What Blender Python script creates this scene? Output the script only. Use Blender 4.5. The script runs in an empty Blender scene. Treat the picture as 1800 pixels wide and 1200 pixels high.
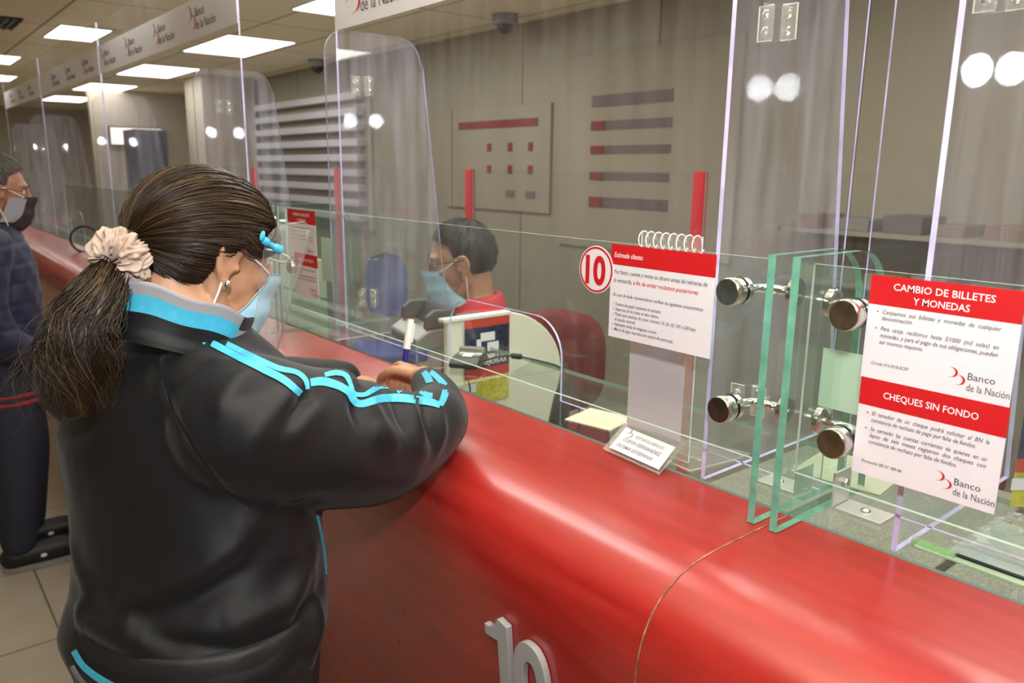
import bpy, bmesh, math, random
import numpy as np
from mathutils import Vector, Matrix
from mathutils.bvhtree import BVHTree
from mathutils import noise as mnoise
random.seed(7)
rng = np.random.default_rng(7)
sc = bpy.context.scene
col = sc.collection
PI = math.pi

# ------------------------------------------------------------------ camera
# world: +Y runs along the counter away from the camera, +X towards the staff side, Z up (metres)
ZC = 1.6
FPX = 1368.65
RW = Matrix(((0.7763332, 0.12750215, -0.61729245),
             (-0.63022633, 0.17414149, -0.75663037),
             (0.01102422, 0.97643123, 0.21554703)))
CAM = Vector((0, 0, ZC))
cd = bpy.data.cameras.new('camera')
cam = bpy.data.objects.new('camera', cd)
col.objects.link(cam)
cam.matrix_world = Matrix.Translation(CAM) @ RW.to_4x4()
cd.sensor_width = 36
cd.lens = FPX / 1800 * 36
cd.clip_start = 0.05
cd.dof.use_dof = True
cd.dof.focus_distance = 1.22
cd.dof.aperture_fstop = 6.0
sc.camera = cam

def at(px, py, d):                    # the point d metres from the camera in the direction of a picture point
    v = RW @ Vector((px - 900, -(py - 600), -FPX))
    return CAM + v.normalized() * d

# ------------------------------------------------------------------ render look
sc.view_settings.view_transform = 'Standard'
sc.view_settings.look = 'None'
sc.view_settings.exposure = 0.3
sc.view_settings.gamma = 1
sc.view_settings.use_curve_mapping = False
sc.cycles.max_bounces = 8
sc.cycles.diffuse_bounces = 5
sc.cycles.glossy_bounces = 4
sc.cycles.transmission_bounces = 6
sc.cycles.transparent_max_bounces = 64
sc.cycles.caustics_reflective = True
sc.cycles.caustics_refractive = False
sc.cycles.sample_clamp_indirect = 150.0

w = bpy.data.worlds.new('world'); sc.world = w; w.use_nodes = True
w.node_tree.nodes['Background'].inputs[0].default_value = (0.8, 0.85, 1.0, 1)
w.node_tree.nodes['Background'].inputs[1].default_value = 0.12

# the photographer's flash, a hand above the lens
fl = bpy.data.lights.new('camera_flash', 'AREA'); fl.shape = 'DISK'; fl.size = 0.085; fl.energy = 12.0
fl.color = (0.93, 0.96, 1.0)
flo = bpy.data.objects.new('camera_flash', fl); col.objects.link(flo)
flo.location = (0.0, 0.0, ZC + 0.27)
flo.rotation_euler = (cam.matrix_world.to_euler().x + 0.1, 0, cam.matrix_world.to_euler().z)

# its head is swivelled up: most of the flash light goes to the ceiling and comes back soft
fb = bpy.data.lights.new('bounce_flash', 'SPOT'); fb.energy = 320; fb.spot_size = 1.5; fb.spot_blend = 0.8; fb.shadow_soft_size = 0.04
fb.color = (1.0, 0.98, 0.95)
fbo = bpy.data.objects.new('bounce_flash', fb); col.objects.link(fbo)
fbo.location = (-0.02, -0.02, ZC + 0.30)
fbo.rotation_euler = Vector((0.42, 0.75, 0.80)).to_track_quat('-Z', 'Y').to_euler()

# ------------------------------------------------------------------ materials
def newmat(name):
    m = bpy.data.materials.new(name); m.use_nodes = True
    nt = m.node_tree; nt.nodes.clear()
    out = nt.nodes.new('ShaderNodeOutputMaterial')
    return m, nt, out
def N(nt, typ, **kw):
    n = nt.nodes.new(typ)
    for k, v in kw.items():
        if k.startswith('i_'): n.inputs[k[2:].replace('_', ' ')].default_value = v
        else: setattr(n, k, v)
    return n
def pbr(name, colr, rough=0.5, metal=0.0, coat=0.0, noise=0.0, nscale=20.0, bump=0.0, bscale=200.0, spec=0.5,
        sheen=0.0, sss=0.0, coat_rough=0.1, stretch=None):
    m, nt, out = newmat(name)
    b = N(nt, 'ShaderNodeBsdfPrincipled')
    b.inputs['Base Color'].default_value = (*colr, 1); b.inputs['Roughness'].default_value = rough
    b.inputs['Metallic'].default_value = metal; b.inputs['Coat Weight'].default_value = coat
    b.inputs['Coat Roughness'].default_value = coat_rough
    b.inputs['Specular IOR Level'].default_value = spec; b.inputs['Sheen Weight'].default_value = sheen
    if sss: b.inputs['Subsurface Weight'].default_value = sss; b.inputs['Subsurface Radius'].default_value = (0.012, 0.005, 0.003)
    nt.links.new(b.outputs[0], out.inputs[0])
    tc = N(nt, 'ShaderNodeTexCoord')
    src = tc.outputs['Object']
    if stretch:
        mp = N(nt, 'ShaderNodeMapping'); mp.inputs['Scale'].default_value = stretch
        nt.links.new(src, mp.inputs[0]); src = mp.outputs[0]
    if noise:
        n = N(nt, 'ShaderNodeTexNoise'); n.inputs['Scale'].default_value = nscale; n.inputs['Detail'].default_value = 6
        r = N(nt, 'ShaderNodeMapRange'); r.inputs['From Min'].default_value = 0.3; r.inputs['From Max'].default_value = 0.7
        r.inputs['To Min'].default_value = 1 - noise; r.inputs['To Max'].default_value = 1 + noise
        mx = N(nt, 'ShaderNodeMix', data_type='RGBA', blend_type='MULTIPLY'); mx.inputs['Factor'].default_value = 1
        mx.inputs['A'].default_value = (*colr, 1)
        nt.links.new(src, n.inputs[0]); nt.links.new(n.outputs[0], r.inputs[0])
        nt.links.new(r.outputs[0], mx.inputs['B']); nt.links.new(mx.outputs['Result'], b.inputs['Base Color'])
    if bump:
        n2 = N(nt, 'ShaderNodeTexNoise'); n2.inputs['Scale'].default_value = bscale; n2.inputs['Detail'].default_value = 3
        bp = N(nt, 'ShaderNodeBump'); bp.inputs['Strength'].default_value = bump; bp.inputs['Distance'].default_value = 0.002
        nt.links.new(src, n2.inputs[0]); nt.links.new(n2.outputs[0], bp.inputs['Height']); nt.links.new(bp.outputs[0], b.inputs['Normal'])
    return m
def emis(name, colr, s):
    m, nt, out = newmat(name)
    e = N(nt, 'ShaderNodeEmission'); e.inputs[0].default_value = (*colr, 1); e.inputs[1].default_value = s
    nt.links.new(e.outputs[0], out.inputs[0]); return m
def clear(name, tint, haze=0.0, hazecol=(0.9, 0.9, 1.0), ior=1.49, rough=0.0, streak=0.0, refl=1.0):
    """clear sheet: straight transmission + Fresnel reflection + a little dusty haze"""
    m, nt, out = newmat(name)
    tr = N(nt, 'ShaderNodeBsdfTransparent'); tr.inputs[0].default_value = (*tint, 1)
    gl = N(nt, 'ShaderNodeBsdfGlossy'); gl.inputs['Roughness'].default_value = rough
    gl.inputs[0].default_value = (refl, refl, refl, 1)
    fr = N(nt, 'ShaderNodeFresnel'); fr.inputs[0].default_value = ior
    mix = N(nt, 'ShaderNodeMixShader')
    geo = N(nt, 'ShaderNodeNewGeometry')
    mul = N(nt, 'ShaderNodeMath', operation='MULTIPLY_ADD')     # back faces: no total reflection inside a thin sheet
    mul.inputs[1].default_value = -1; mul.inputs[2].default_value = 1
    m2 = N(nt, 'ShaderNodeMath', operation='MULTIPLY')
    nt.links.new(geo.outputs['Backfacing'], mul.inputs[0]); nt.links.new(mul.outputs[0], m2.inputs[0])
    nt.links.new(fr.outputs[0], m2.inputs[1]); nt.links.new(m2.outputs[0], mix.inputs[0])
    nt.links.new(tr.outputs[0], mix.inputs[1]); nt.links.new(gl.outputs[0], mix.inputs[2])
    last = mix.outputs[0]
    if haze:
        df = N(nt, 'ShaderNodeBsdfDiffuse'); df.inputs[0].default_value = (*hazecol, 1)
        tl = N(nt, 'ShaderNodeBsdfTranslucent'); tl.inputs[0].default_value = (*hazecol, 1)
        ad = N(nt, 'ShaderNodeMixShader'); ad.inputs[0].default_value = 0.5
        nt.links.new(df.outputs[0], ad.inputs[1]); nt.links.new(tl.outputs[0], ad.inputs[2])
        mh = N(nt, 'ShaderNodeMixShader'); mh.inputs[0].default_value = haze
        if streak:
            tc = N(nt, 'ShaderNodeTexCoord'); mp = N(nt, 'ShaderNodeMapping'); mp.inputs['Scale'].default_value = (9, 9, 0.9)
            nz = N(nt, 'ShaderNodeTexNoise'); nz.inputs['Scale'].default_value = 3; nz.inputs['Detail'].default_value = 8
            mr = N(nt, 'ShaderNodeMapRange'); mr.inputs['From Min'].default_value = 0.35; mr.inputs['From Max'].default_value = 0.75
            mr.inputs['To Min'].default_value = haze * (1 - streak); mr.inputs['To Max'].default_value = haze * (1 + 2 * streak)
            nt.links.new(tc.outputs['Object'], mp.inputs[0]); nt.links.new(mp.outputs[0], nz.inputs[0])
            nt.links.new(nz.outputs[0], mr.inputs[0]); nt.links.new(mr.outputs[0], mh.inputs[0])
        nt.links.new(last, mh.inputs[1]); nt.links.new(ad.outputs[0], mh.inputs[2]); last = mh.outputs[0]
    nt.links.new(last, out.inputs[0])
    return m

M = {}
M['red'] = None
def red_mat():
    m, nt, out = newmat('red_laminate')
    b = N(nt, 'ShaderNodeBsdfPrincipled'); b.inputs['Roughness'].default_value = 0.3
    b.inputs['Coat Weight'].default_value = 0.6; b.inputs['Coat Roughness'].default_value = 0.2
    tc = N(nt, 'ShaderNodeTexCoord'); mp = N(nt, 'ShaderNodeMapping'); mp.inputs['Scale'].default_value = (26, 2.2, 26)
    nz = N(nt, 'ShaderNodeTexNoise'); nz.inputs['Scale'].default_value = 1.6; nz.inputs['Detail'].default_value = 7
    cr = N(nt, 'ShaderNodeValToRGB')
    cr.color_ramp.elements[0].position = 0.3; cr.color_ramp.elements[0].color = (0.33, 0.012, 0.009, 1)
    cr.color_ramp.elements[1].position = 0.75; cr.color_ramp.elements[1].color = (0.43, 0.028, 0.020, 1)
    nz2 = N(nt, 'ShaderNodeTexNoise'); nz2.inputs['Scale'].default_value = 6; nz2.inputs['Detail'].default_value = 5
    mr = N(nt, 'ShaderNodeMapRange'); mr.inputs['To Min'].default_value = 0.2; mr.inputs['To Max'].default_value = 0.42
    # scuffs: few dark short scratches on the top
    mp3 = N(nt, 'ShaderNodeMapping'); mp3.inputs['Scale'].default_value = (14, 5, 14); mp3.inputs['Rotation'].default_value = (0, 0, 0.5)
    nz3 = N(nt, 'ShaderNodeTexNoise'); nz3.inputs['Scale'].default_value = 3; nz3.inputs['Detail'].default_value = 12
    nz3.inputs['Distortion'].default_value = 1.2
    c3 = N(nt, 'ShaderNodeValToRGB'); c3.color_ramp.elements[0].position = 0.68; c3.color_ramp.elements[1].position = 0.76
    c3.color_ramp.elements[0].color = (0, 0, 0, 1); c3.color_ramp.elements[1].color = (0.45, 0.45, 0.45, 1)
    mx = N(nt, 'ShaderNodeMix', data_type='RGBA'); mx.inputs['B'].default_value = (0.16, 0.01, 0.012, 1)
    L = nt.links.new
    L(tc.outputs['Object'], mp.inputs[0]); L(mp.outputs[0], nz.inputs[0]); L(nz.outputs[0], cr.inputs[0])
    L(tc.outputs['Object'], nz2.inputs[0]); L(nz2.outputs[0], mr.inputs[0]); L(mr.outputs[0], b.inputs['Roughness'])
    L(tc.outputs['Object'], mp3.inputs[0]); L(mp3.outputs[0], nz3.inputs[0]); L(nz3.outputs[0], c3.inputs[0])
    L(c3.outputs[0], mx.inputs['Factor']); L(cr.outputs[0], mx.inputs['A']); L(mx.outputs['Result'], b.inputs['Base Color'])
    L(b.outputs[0], out.inputs[0]); return m
M['red'] = red_mat()
def tile_mat(name, c1, mortar, sx, sy, ox, oy, msize, rough, noise=0.12):
    m, nt, out = newmat(name)
    b = N(nt, 'ShaderNodeBsdfPrincipled'); b.inputs['Roughness'].default_value = rough
    tc = N(nt, 'ShaderNodeTexCoord'); mp = N(nt, 'ShaderNodeMapping'); mp.inputs['Location'].default_value = (ox, oy, 0)
    br = N(nt, 'ShaderNodeTexBrick'); br.offset = 0; br.inputs['Scale'].default_value = 1
    br.inputs['Brick Width'].default_value = sx; br.inputs['Row Height'].default_value = sy
    br.inputs['Mortar Size'].default_value = msize; br.inputs['Mortar Smooth'].default_value = 0.2
    br.inputs['Color1'].default_value = (*c1, 1); br.inputs['Color2'].default_value = (*[c * 0.93 for c in c1], 1)
    br.inputs['Mortar'].default_value = (*mortar, 1)
    nz = N(nt, 'ShaderNodeTexNoise'); nz.inputs['Scale'].default_value = 9; nz.inputs['Detail'].default_value = 8
    mr = N(nt, 'ShaderNodeMapRange'); mr.inputs['To Min'].default_value = 1 - noise; mr.inputs['To Max'].default_value = 1 + noise
    mx = N(nt, 'ShaderNodeMix', data_type='RGBA', blend_type='MULTIPLY'); mx.inputs['Factor'].default_value = 1
    L = nt.links.new
    L(tc.outputs['Object'], mp.inputs[0]); L(mp.outputs[0], br.inputs[0]); L(tc.outputs['Object'], nz.inputs[0]); L(nz.outputs[0], mr.inputs[0])
    L(br.outputs[0], mx.inputs['A']); L(mr.outputs[0], mx.inputs['B']); L(mx.outputs['Result'], b.inputs['Base Color'])
    bp = N(nt, 'ShaderNodeBump'); bp.inputs['Strength'].default_value = 0.3; bp.inputs['Distance'].default_value = 0.003; bp.invert = True
    L(br.outputs['Fac'], bp.inputs['Height']); L(bp.outputs[0], b.inputs['Normal'])
    L(b.outputs[0], out.inputs[0]); return m
M['floor'] = tile_mat('floor_tile', (0.42, 0.38, 0.29), (0.15, 0.13, 0.09), 0.6, 0.6, 0.275, 0.15, 0.004, 0.35)
M['ceil'] = tile_mat('ceiling_tile', (0.90, 0.80, 0.60), (0.34, 0.29, 0.20), 0.6, 1.2, 0.05, 0.3, 0.010, 0.9, 0.06)
M['wall'] = tile_mat('wall_panel', (0.30, 0.275, 0.20), (0.10, 0.09, 0.065), 1.25, 3.2, 0.2, 0.2, 0.008, 0.5, 0.05)
M['endwall'] = pbr('end_wall_paint', (0.45, 0.40, 0.32), 0.8, noise=0.05)
M['white'] = pbr('white_plastic', (0.8, 0.8, 0.78), 0.4)
M['paper'] = pbr('white_card', (0.80, 0.79, 0.83), 0.55)
M['signred'] = pbr('sign_red_ink', (0.62, 0.008, 0.012), 0.5)
M['ink'] = pbr('grey_ink', (0.045, 0.045, 0.05), 0.6)
M['inkwhite'] = pbr('white_ink', (0.9, 0.9, 0.9), 0.6)
M['steel'] = pbr('brushed_steel', (0.62, 0.60, 0.56), 0.22, 1.0, bump=0.05, bscale=400)
M['satin'] = pbr('satin_steel_plate', (0.78, 0.77, 0.73), 0.42, 0.75)
M['steelcap'] = pbr('tarnished_steel_cap', (0.36, 0.30, 0.22), 0.3, 1.0, noise=0.35, nscale=40)
M['chrome'] = pbr('chrome', (0.8, 0.8, 0.78), 0.08, 1.0)
M['silver'] = pbr('silver_plastic', (0.42, 0.41, 0.38), 0.28, 0.7)
M['darkplastic'] = pbr('dark_plastic', (0.03, 0.03, 0.033), 0.4)
M['grey'] = pbr('grey_plastic', (0.25, 0.25, 0.25), 0.45)
M['cream'] = pbr('cream_laminate', (0.62, 0.60, 0.49), 0.5, noise=0.04)
M['maroon'] = pbr('maroon_fabric', (0.14, 0.012, 0.012), 0.8, bump=0.2)
M['blue'] = pbr('blue_fabric', (0.05, 0.08, 0.30), 0.6)
M['speckle'] = pbr('speckled_laminate', (0.27, 0.27, 0.22), 0.45, noise=0.45, nscale=260)
M['glass'] = clear('green_tinted_glass', (0.945, 0.985, 0.962), haze=0.006, ior=1.45, streak=0.6)
M['glassedge'] = pbr('green_glass_edge', (0.16, 0.42, 0.31), 0.15, spec=0.6, noise=0.25, nscale=30)
M['paleedge'] = pbr('pale_glass_edge', (0.50, 0.62, 0.54), 0.2)
M['shelfedge'] = pbr('shelf_glass_edge', (0.28, 0.46, 0.38), 0.2)
M['acrylic'] = clear('clear_acrylic', (0.975, 0.975, 0.985), haze=0.06, hazecol=(0.86, 0.85, 1.0), streak=0.8, rough=0.02)
M['sheet'] = clear('acrylic_sheet', (0.972, 0.972, 0.98), haze=0.014, hazecol=(0.95, 0.92, 0.95), streak=0.6, rough=0.02)
M['acredge'] = pbr('polished_acrylic_edge', (0.66, 0.64, 0.98), 0.2, spec=0.8, noise=0.25, nscale=12)
M['acredgewhite'] = pbr('frosted_acrylic_edge', (0.86, 0.86, 0.92), 0.3, noise=0.15, nscale=30)
M['bracket'] = clear('clear_bracket_plastic', (0.93, 0.93, 0.9), haze=0.12, hazecol=(1, 1, 0.95), rough=0.08)
M['bracketedge'] = pbr('bracket_edge', (0.72, 0.72, 0.62), 0.25)
M['digit'] = pbr('grey_painted_acrylic', (0.42, 0.42, 0.42), 0.35)
M['black'] = pbr('black_paint', (0.01, 0.01, 0.01), 0.5)
M['pale_green'] = pbr('pale_green_paper', (0.55, 0.68, 0.55), 0.7)
M['lamp'] = emis('troffer_diffuser', (1.0, 0.97, 0.90), 8.0)
M['lampframe'] = pbr('troffer_frame', (0.75, 0.74, 0.68), 0.5)

# ------------------------------------------------------------------ mesh helpers
ORG = {}
def tag(o, label, cat, group=None, kind=None):
    if label: o['label'] = label
    if cat: o['category'] = cat
    if group: o['group'] = group
    if kind: o['kind'] = kind
    return o
def thing(name, loc, label, cat, group=None, kind=None):
    o = bpy.data.objects.new(name, None); col.objects.link(o); o.location = loc; o.empty_display_size = 0.05
    ORG[o.name] = Vector(loc)
    return tag(o, label, cat, group, kind)
class MB:
    def __init__(s): s.v = []; s.f = []; s.m = []
    def add(s, vs, fs, mi=0):
        b = len(s.v); s.v += [tuple(p) for p in vs]; s.f += [tuple(b + i for i in f) for f in fs]; s.m += [mi] * len(fs); return s
    def box(s, a, b, mi=0, mis=None):
        x0, y0, z0 = a; x1, y1, z1 = b
        vs = [(x0,y0,z0),(x1,y0,z0),(x1,y1,z0),(x0,y1,z0),(x0,y0,z1),(x1,y0,z1),(x1,y1,z1),(x0,y1,z1)]
        fs = [(0,3,2,1),(4,5,6,7),(0,1,5,4),(2,3,7,6),(1,2,6,5),(3,0,4,7)]     # -z +z -y +y +x -x
        k = len(s.m); s.add(vs, fs, mi)
        if mis:
            for i, mm in enumerate(mis): s.m[k + i] = mm
        return s
    def obox(s, c, ax, ay, az, mi=0):      # centre + three half-axis vectors
        c = Vector(c); ax = Vector(ax); ay = Vector(ay); az = Vector(az)
        vs = [c + ax*i + ay*j + az*k for k in (-1,1) for (i,j) in ((-1,-1),(1,-1),(1,1),(-1,1))]
        return s.add(vs, [(0,3,2,1),(4,5,6,7),(0,1,5,4),(2,3,7,6),(1,2,6,5),(3,0,4,7)], mi)
    def tube(s, pts, r, seg=12, cap=True, mi=0, flat=1.0, up=None):
        pts = [Vector(p) for p in pts]; n = len(pts)
        rs = [r] * n if not hasattr(r, '__len__') else list(r)
        vs = []; fs = []
        u = None
        for i in range(n):
            t = (pts[min(i+1, n-1)] - pts[max(i-1, 0)]).normalized()
            if u is None:
                u = Vector(up) if up else (Vector((0, 0, 1)) if abs(t.z) < 0.9 else Vector((1, 0, 0)))
            u = (u - t * u.dot(t)).normalized(); wv = t.cross(u)
            for k in range(seg):
                a = 2 * PI * k / seg
                vs.append(pts[i] + (u * math.cos(a) * flat + wv * math.sin(a)) * rs[i])
        for i in range(n - 1):
            for k in range(seg):
                fs.append((i*seg + k, i*seg + (k+1) % seg, (i+1)*seg + (k+1) % seg, (i+1)*seg + k))
        if cap:
            fs.append(tuple(reversed(range(seg)))); fs.append(tuple((n-1)*seg + k for k in range(seg)))
        return s.add(vs, fs, mi)
    def cyl(s, a, b, r, seg=24, mi=0): return s.tube([a, b], r, seg, True, mi)
    def lathe(s, prof, c, axis, seg=32, mi=0):   # prof: (radius, distance along axis)
        axis = Vector(axis).normalized(); u = axis.orthogonal().normalized(); wv = axis.cross(u); c = Vector(c)
        vs = []; fs = []
        for (r, h) in prof:
            for k in range(seg):
                a = 2*PI*k/seg; vs.append(c + axis*h + (u*math.cos(a) + wv*math.sin(a))*max(r, 1e-5))
        for i in range(len(prof)-1):
            for k in range(seg): fs.append((i*seg+k, i*seg+(k+1)%seg, (i+1)*seg+(k+1)%seg, (i+1)*seg+k))
        return s.add(vs, fs, mi)
    def ball(s, c, r, axes=None, nu=20, nv=12, mi=0):
        c = Vector(c); rr = (r, r, r) if not hasattr(r, '__len__') else r
        A = axes or (Vector((1,0,0)), Vector((0,1,0)), Vector((0,0,1)))
        vs = [c + A[2]*rr[2]]; fs = []
        for j in range(1, nv):
            t = PI*j/nv
            for i in range(nu):
                a = 2*PI*i/nu
                vs.append(c + A[0]*(rr[0]*math.sin(t)*math.cos(a)) + A[1]*(rr[1]*math.sin(t)*math.sin(a)) + A[2]*(rr[2]*math.cos(t)))
        vs.append(c - A[2]*rr[2]); last = len(vs)-1
        for i in range(nu):
            fs.append((0, 1+i, 1+(i+1)%nu)); fs.append((last, last-nu+(i+1)%nu, last-nu+i))
        for j in range(nv-2):
            for i in range(nu): fs.append((1+j*nu+i, 1+(j+1)*nu+i, 1+(j+1)*nu+(i+1)%nu, 1+j*nu+(i+1)%nu))
        return s.add(vs, fs, mi)
    def prism(s, poly, axis_o, ax, ay, h, mi=0, edge_mi=None):
        """poly 2D outline in plane (ax, ay) from axis_o, thickness vector h; outline may be concave (n-gon)"""
        o = Vector(axis_o); ax = Vector(ax); ay = Vector(ay); h = Vector(h)
        a = [o + ax*p[0] + ay*p[1] for p in poly]; b = [p + h for p in a]; n = len(a)
        if ax.cross(ay).dot(h) < 0: pass
        f1 = tuple(range(n)); f2 = tuple(n + i for i in reversed(range(n)))
        e = [(i, n+i, n+(i+1)%n, (i+1)%n) for i in range(n)]
        base = len(s.v); s.v += [tuple(p) for p in a+b]
        s.f += [tuple(base+i for i in f) for f in [f1, f2] + e]
        s.m += [mi, mi] + [edge_mi if edge_mi is not None else mi] * n
        return s
    def build(s, name, mats, parent=None, smooth=False, bevel=0, loc=None, sub=0, fixn=False):
        me = bpy.data.meshes.new(name)
        org = ORG[root_of(parent).name] if parent else (Vector(loc) if loc is not None else Vector((0, 0, 0)))
        vs = [(v[0]-org.x, v[1]-org.y, v[2]-org.z) for v in s.v]
        me.from_pydata(vs, [], s.f)
        if not isinstance(mats, (list, tuple)): mats = [mats]
        for mm in mats: me.materials.append(M[mm] if isinstance(mm, str) else mm)
        for p, mi in zip(me.polygons, s.m): p.material_index = mi
        if fixn:
            bm = bmesh.new(); bm.from_mesh(me); bmesh.ops.recalc_face_normals(bm, faces=bm.faces); bm.to_mesh(me); bm.free()
        me.update()
        if smooth:
            for p in me.polygons: p.use_smooth = True
            if smooth == 'auto':
                try: me.set_sharp_from_angle(angle=0.7)
                except Exception: pass
        o = bpy.data.objects.new(name, me); col.objects.link(o)
        if parent: o.parent = parent
        else: o.location = org; ORG[o.name] = org
        if bevel:
            b = o.modifiers.new('bevel', 'BEVEL'); b.width = bevel; b.segments = 2; b.limit_method = 'ANGLE'; b.angle_limit = 0.6
        if sub:
            b = o.modifiers.new('sub', 'SUBSURF'); b.levels = sub; b.render_levels = sub
        return o
def root_of(o):
    while o.parent: o = o.parent
    return o
def struct(mb, name, mats, **k):
    o = mb.build(name, mats, **k); o['kind'] = 'structure'; return o
def children(o): return [c for c in bpy.data.objects if c.parent == o]
def copy_tree(o, parent=None):
    c = o.copy(); col.objects.link(c)
    if parent: c.parent = parent
    else: ORG[c.name] = ORG[o.name].copy()
    for ch in children(o): copy_tree(ch, c)
    return c
def rounded(w, h, r, n=6, corners=(1, 1, 1, 1)):   # from (0,0) counter-clockwise
    out = []
    for (cx, cy, a0, on) in ((r, r, PI, corners[0]), (w-r, r, 1.5*PI, corners[1]), (w-r, h-r, 0, corners[2]), (r, h-r, 0.5*PI, corners[3])):
        if on:
            for i in range(n+1):
                a = a0 + 0.5*PI*i/n; out.append((cx + r*math.cos(a), cy + r*math.sin(a)))
        else:
            out.append((0 if cx == r else w, 0 if cy == r else h))
    return out
def text_mesh(mb, s, org, size, right, up, width=None, bold=0.0, shear=0.0, align='LEFT', mi=0, depth=0.0, sx=1.0, spacing=1.0):
    cu = bpy.data.curves.new('t', 'FONT'); cu.body = s; cu.size = 1.0; cu.shear = shear; cu.offset = bold; cu.space_character = spacing
    cu.resolution_u = 6 if size > 0.02 else 2; cu.fill_mode = 'FRONT' if not depth else 'BOTH'
    if depth: cu.extrude = depth / size * 0.5
    ob = bpy.data.objects.new('t', cu); col.objects.link(ob)
    dg = bpy.context.evaluated_depsgraph_get(); dg.update()
    ev = ob.evaluated_get(dg); me = ev.to_mesh()
    vs = [v.co.copy() for v in me.vertices]; fs = [tuple(p.vertices) for p in me.polygons]
    ev.to_mesh_clear(); bpy.data.objects.remove(ob); bpy.data.curves.remove(cu)
    if not vs: return 0
    x0 = min(v.x for v in vs); x1 = max(v.x for v in vs)
    k = size * sx
    if width: k = width / (x1 - x0)
    right = Vector(right); up = Vector(up); nrm = right.cross(up); org = Vector(org)
    W = (x1 - x0) * k
    off = {'LEFT': 0, 'CENTER': -W/2, 'RIGHT': -W}[align]
    mb.add([org + right*((v.x - x0)*k + off) + up*(v.y*size) + nrm*(v.z*size) for v in vs], fs, mi)
    return W

# ================================================================== the room
RX0, RX1, RY0, RY1, RZ = -2.6, 3.7, -2.2, 17.0, 2.6
struct(MB().box((RX0, RY0, -0.1), (RX1, RY1, 0)), 'floor', 'floor')
struct(MB().box((RX0, RY0, RZ), (RX1, RY1, RZ + 0.1)), 'ceiling', 'ceil')
def wallmesh():
    return MB().box((RX1, RY0, 0), (RX1 + 0.1, RY1, RZ))
wm = M['wall']
mp = [n for n in wm.node_tree.nodes if n.type == 'MAPPING'][0]; mp.inputs['Rotation'].default_value = (PI/2, 0, PI/2); mp.inputs['Location'].default_value = (0.55, 0.1, 0)
mp.vector_type = 'POINT'
cmb = N(wm.node_tree, 'ShaderNodeCombineXYZ'); sep = N(wm.node_tree, 'ShaderNodeSeparateXYZ')
tcn = [n for n in wm.node_tree.nodes if n.type == 'TEX_COORD'][0]
mp.inputs['Rotation'].default_value = (0, 0, 0)
wm.node_tree.links.new(tcn.outputs['Object'], sep.inputs[0]); wm.node_tree.links.new(sep.outputs['Y'], cmb.inputs['X'])
wm.node_tree.links.new(sep.outputs['Z'], cmb.inputs['Y']); wm.node_tree.links.new(cmb.outputs[0], mp.inputs[0])
struct(wallmesh(), 'wall_right', 'wall')
struct(MB().box((RX0 - 0.1, RY0, 0), (RX0, RY1, RZ)), 'wall_left', 'endwall')
struct(MB().box((RX0, RY1, 0), (RX1, RY1 + 0.1, RZ)), 'wall_far', 'endwall')
struct(MB().box((RX0, RY0 - 0.1, 0), (RX1, RY0, RZ)), 'wall_near', 'endwall')
# ceiling beam that drops along the staff wall, square column by the wall
struct(MB().box((3.05, 9.3, 0), (3.65, 9.9, RZ)), 'trim_1', 'endwall')

# ceiling light troffers
def make_troffer():
    r = thing('ceiling_light', (0, 0, RZ), 'recessed fluorescent ceiling light', 'ceiling light', 'recessed ceiling lights')
    f = MB()
    for a, b in (((-0.30, -0.60), (-0.275, 0.60)), ((0.275, -0.60), (0.30, 0.60)), ((-0.275, -0.60), (0.275, -0.575)), ((-0.275, 0.575), (0.275, 0.60))):
        f.box((a[0], a[1], RZ - 0.008), (b[0], b[1], RZ - 0.001))
    f.build('frame', 'lampframe', r)
    d = MB()
    n = 16
    for i in range(n):                                    # slightly corrugated diffuser louvre
        y0 = -0.575 + 1.15 * i / n; y1 = -0.575 + 1.15 * (i + 1) / n; ym = (y0 + y1) / 2
        d.add([(-0.275, y0, RZ-0.003), (0.275, y0, RZ-0.003), (0.275, ym, RZ-0.007), (-0.275, ym, RZ-0.007), (0.275, y1, RZ-0.003), (-0.275, y1, RZ-0.003)],
              [(0, 3, 2, 1), (3, 5, 4, 2)])
    d.build('diffuser', 'lamp', r)
    return r
tro = make_troffer(); first = True
LI = [(2.55, 4.5, 'ceiling light cut by the top edge, left of the near banner'),
      (2.60, 6.95, 'ceiling light behind the banner end, largest fully visible above the staff side'),
      (2.60, 9.35, 'ceiling light just left below the large one, third along the staff side row'),
      (2.60, 11.8, 'ceiling light far down the staff side row, seen just above the left divider'),
      (2.60, 14.2, 'farthest ceiling light of the staff side row'),
      (1.42, 7.15, 'ceiling light left of the banner, nearest one of the customer side row'),
      (1.12, 9.4, 'ceiling light at the left photo edge, second of the customer side row'),
      (1.35, 11.4, 'ceiling light at the left edge of the photo close above the far banner'),
      (1.10, 14.0, 'farthest ceiling light of the customer side row'),
      (1.3, 2.2, 'ceiling light above the service window, out of the picture'), (1.3, 4.6, 'second ceiling light above the counter, out of the picture'),
      (1.0, -0.6, 'ceiling light over the near end of the counter'),
      (-1.0, 7.0, 'unseen ceiling light added over the waiting area to brighten the banner'), (2.7, 0.4, 'ceiling light over the near staff desks'),  # the waiting area light is an unseen addition that brightens the banner side
      (1.9, 1.5, 'ceiling light over the clerk desks')]
for (x, y, lb) in LI:
    o = tro if first else copy_tree(tro); first = False
    o.location = (x, y, RZ); o['label'] = lb
    if 0.5 < x < 1.5 and y > 7: o.scale = (0.62, 0.62, 1)
    ORG[o.name] = Vector((x, y, RZ))

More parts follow.
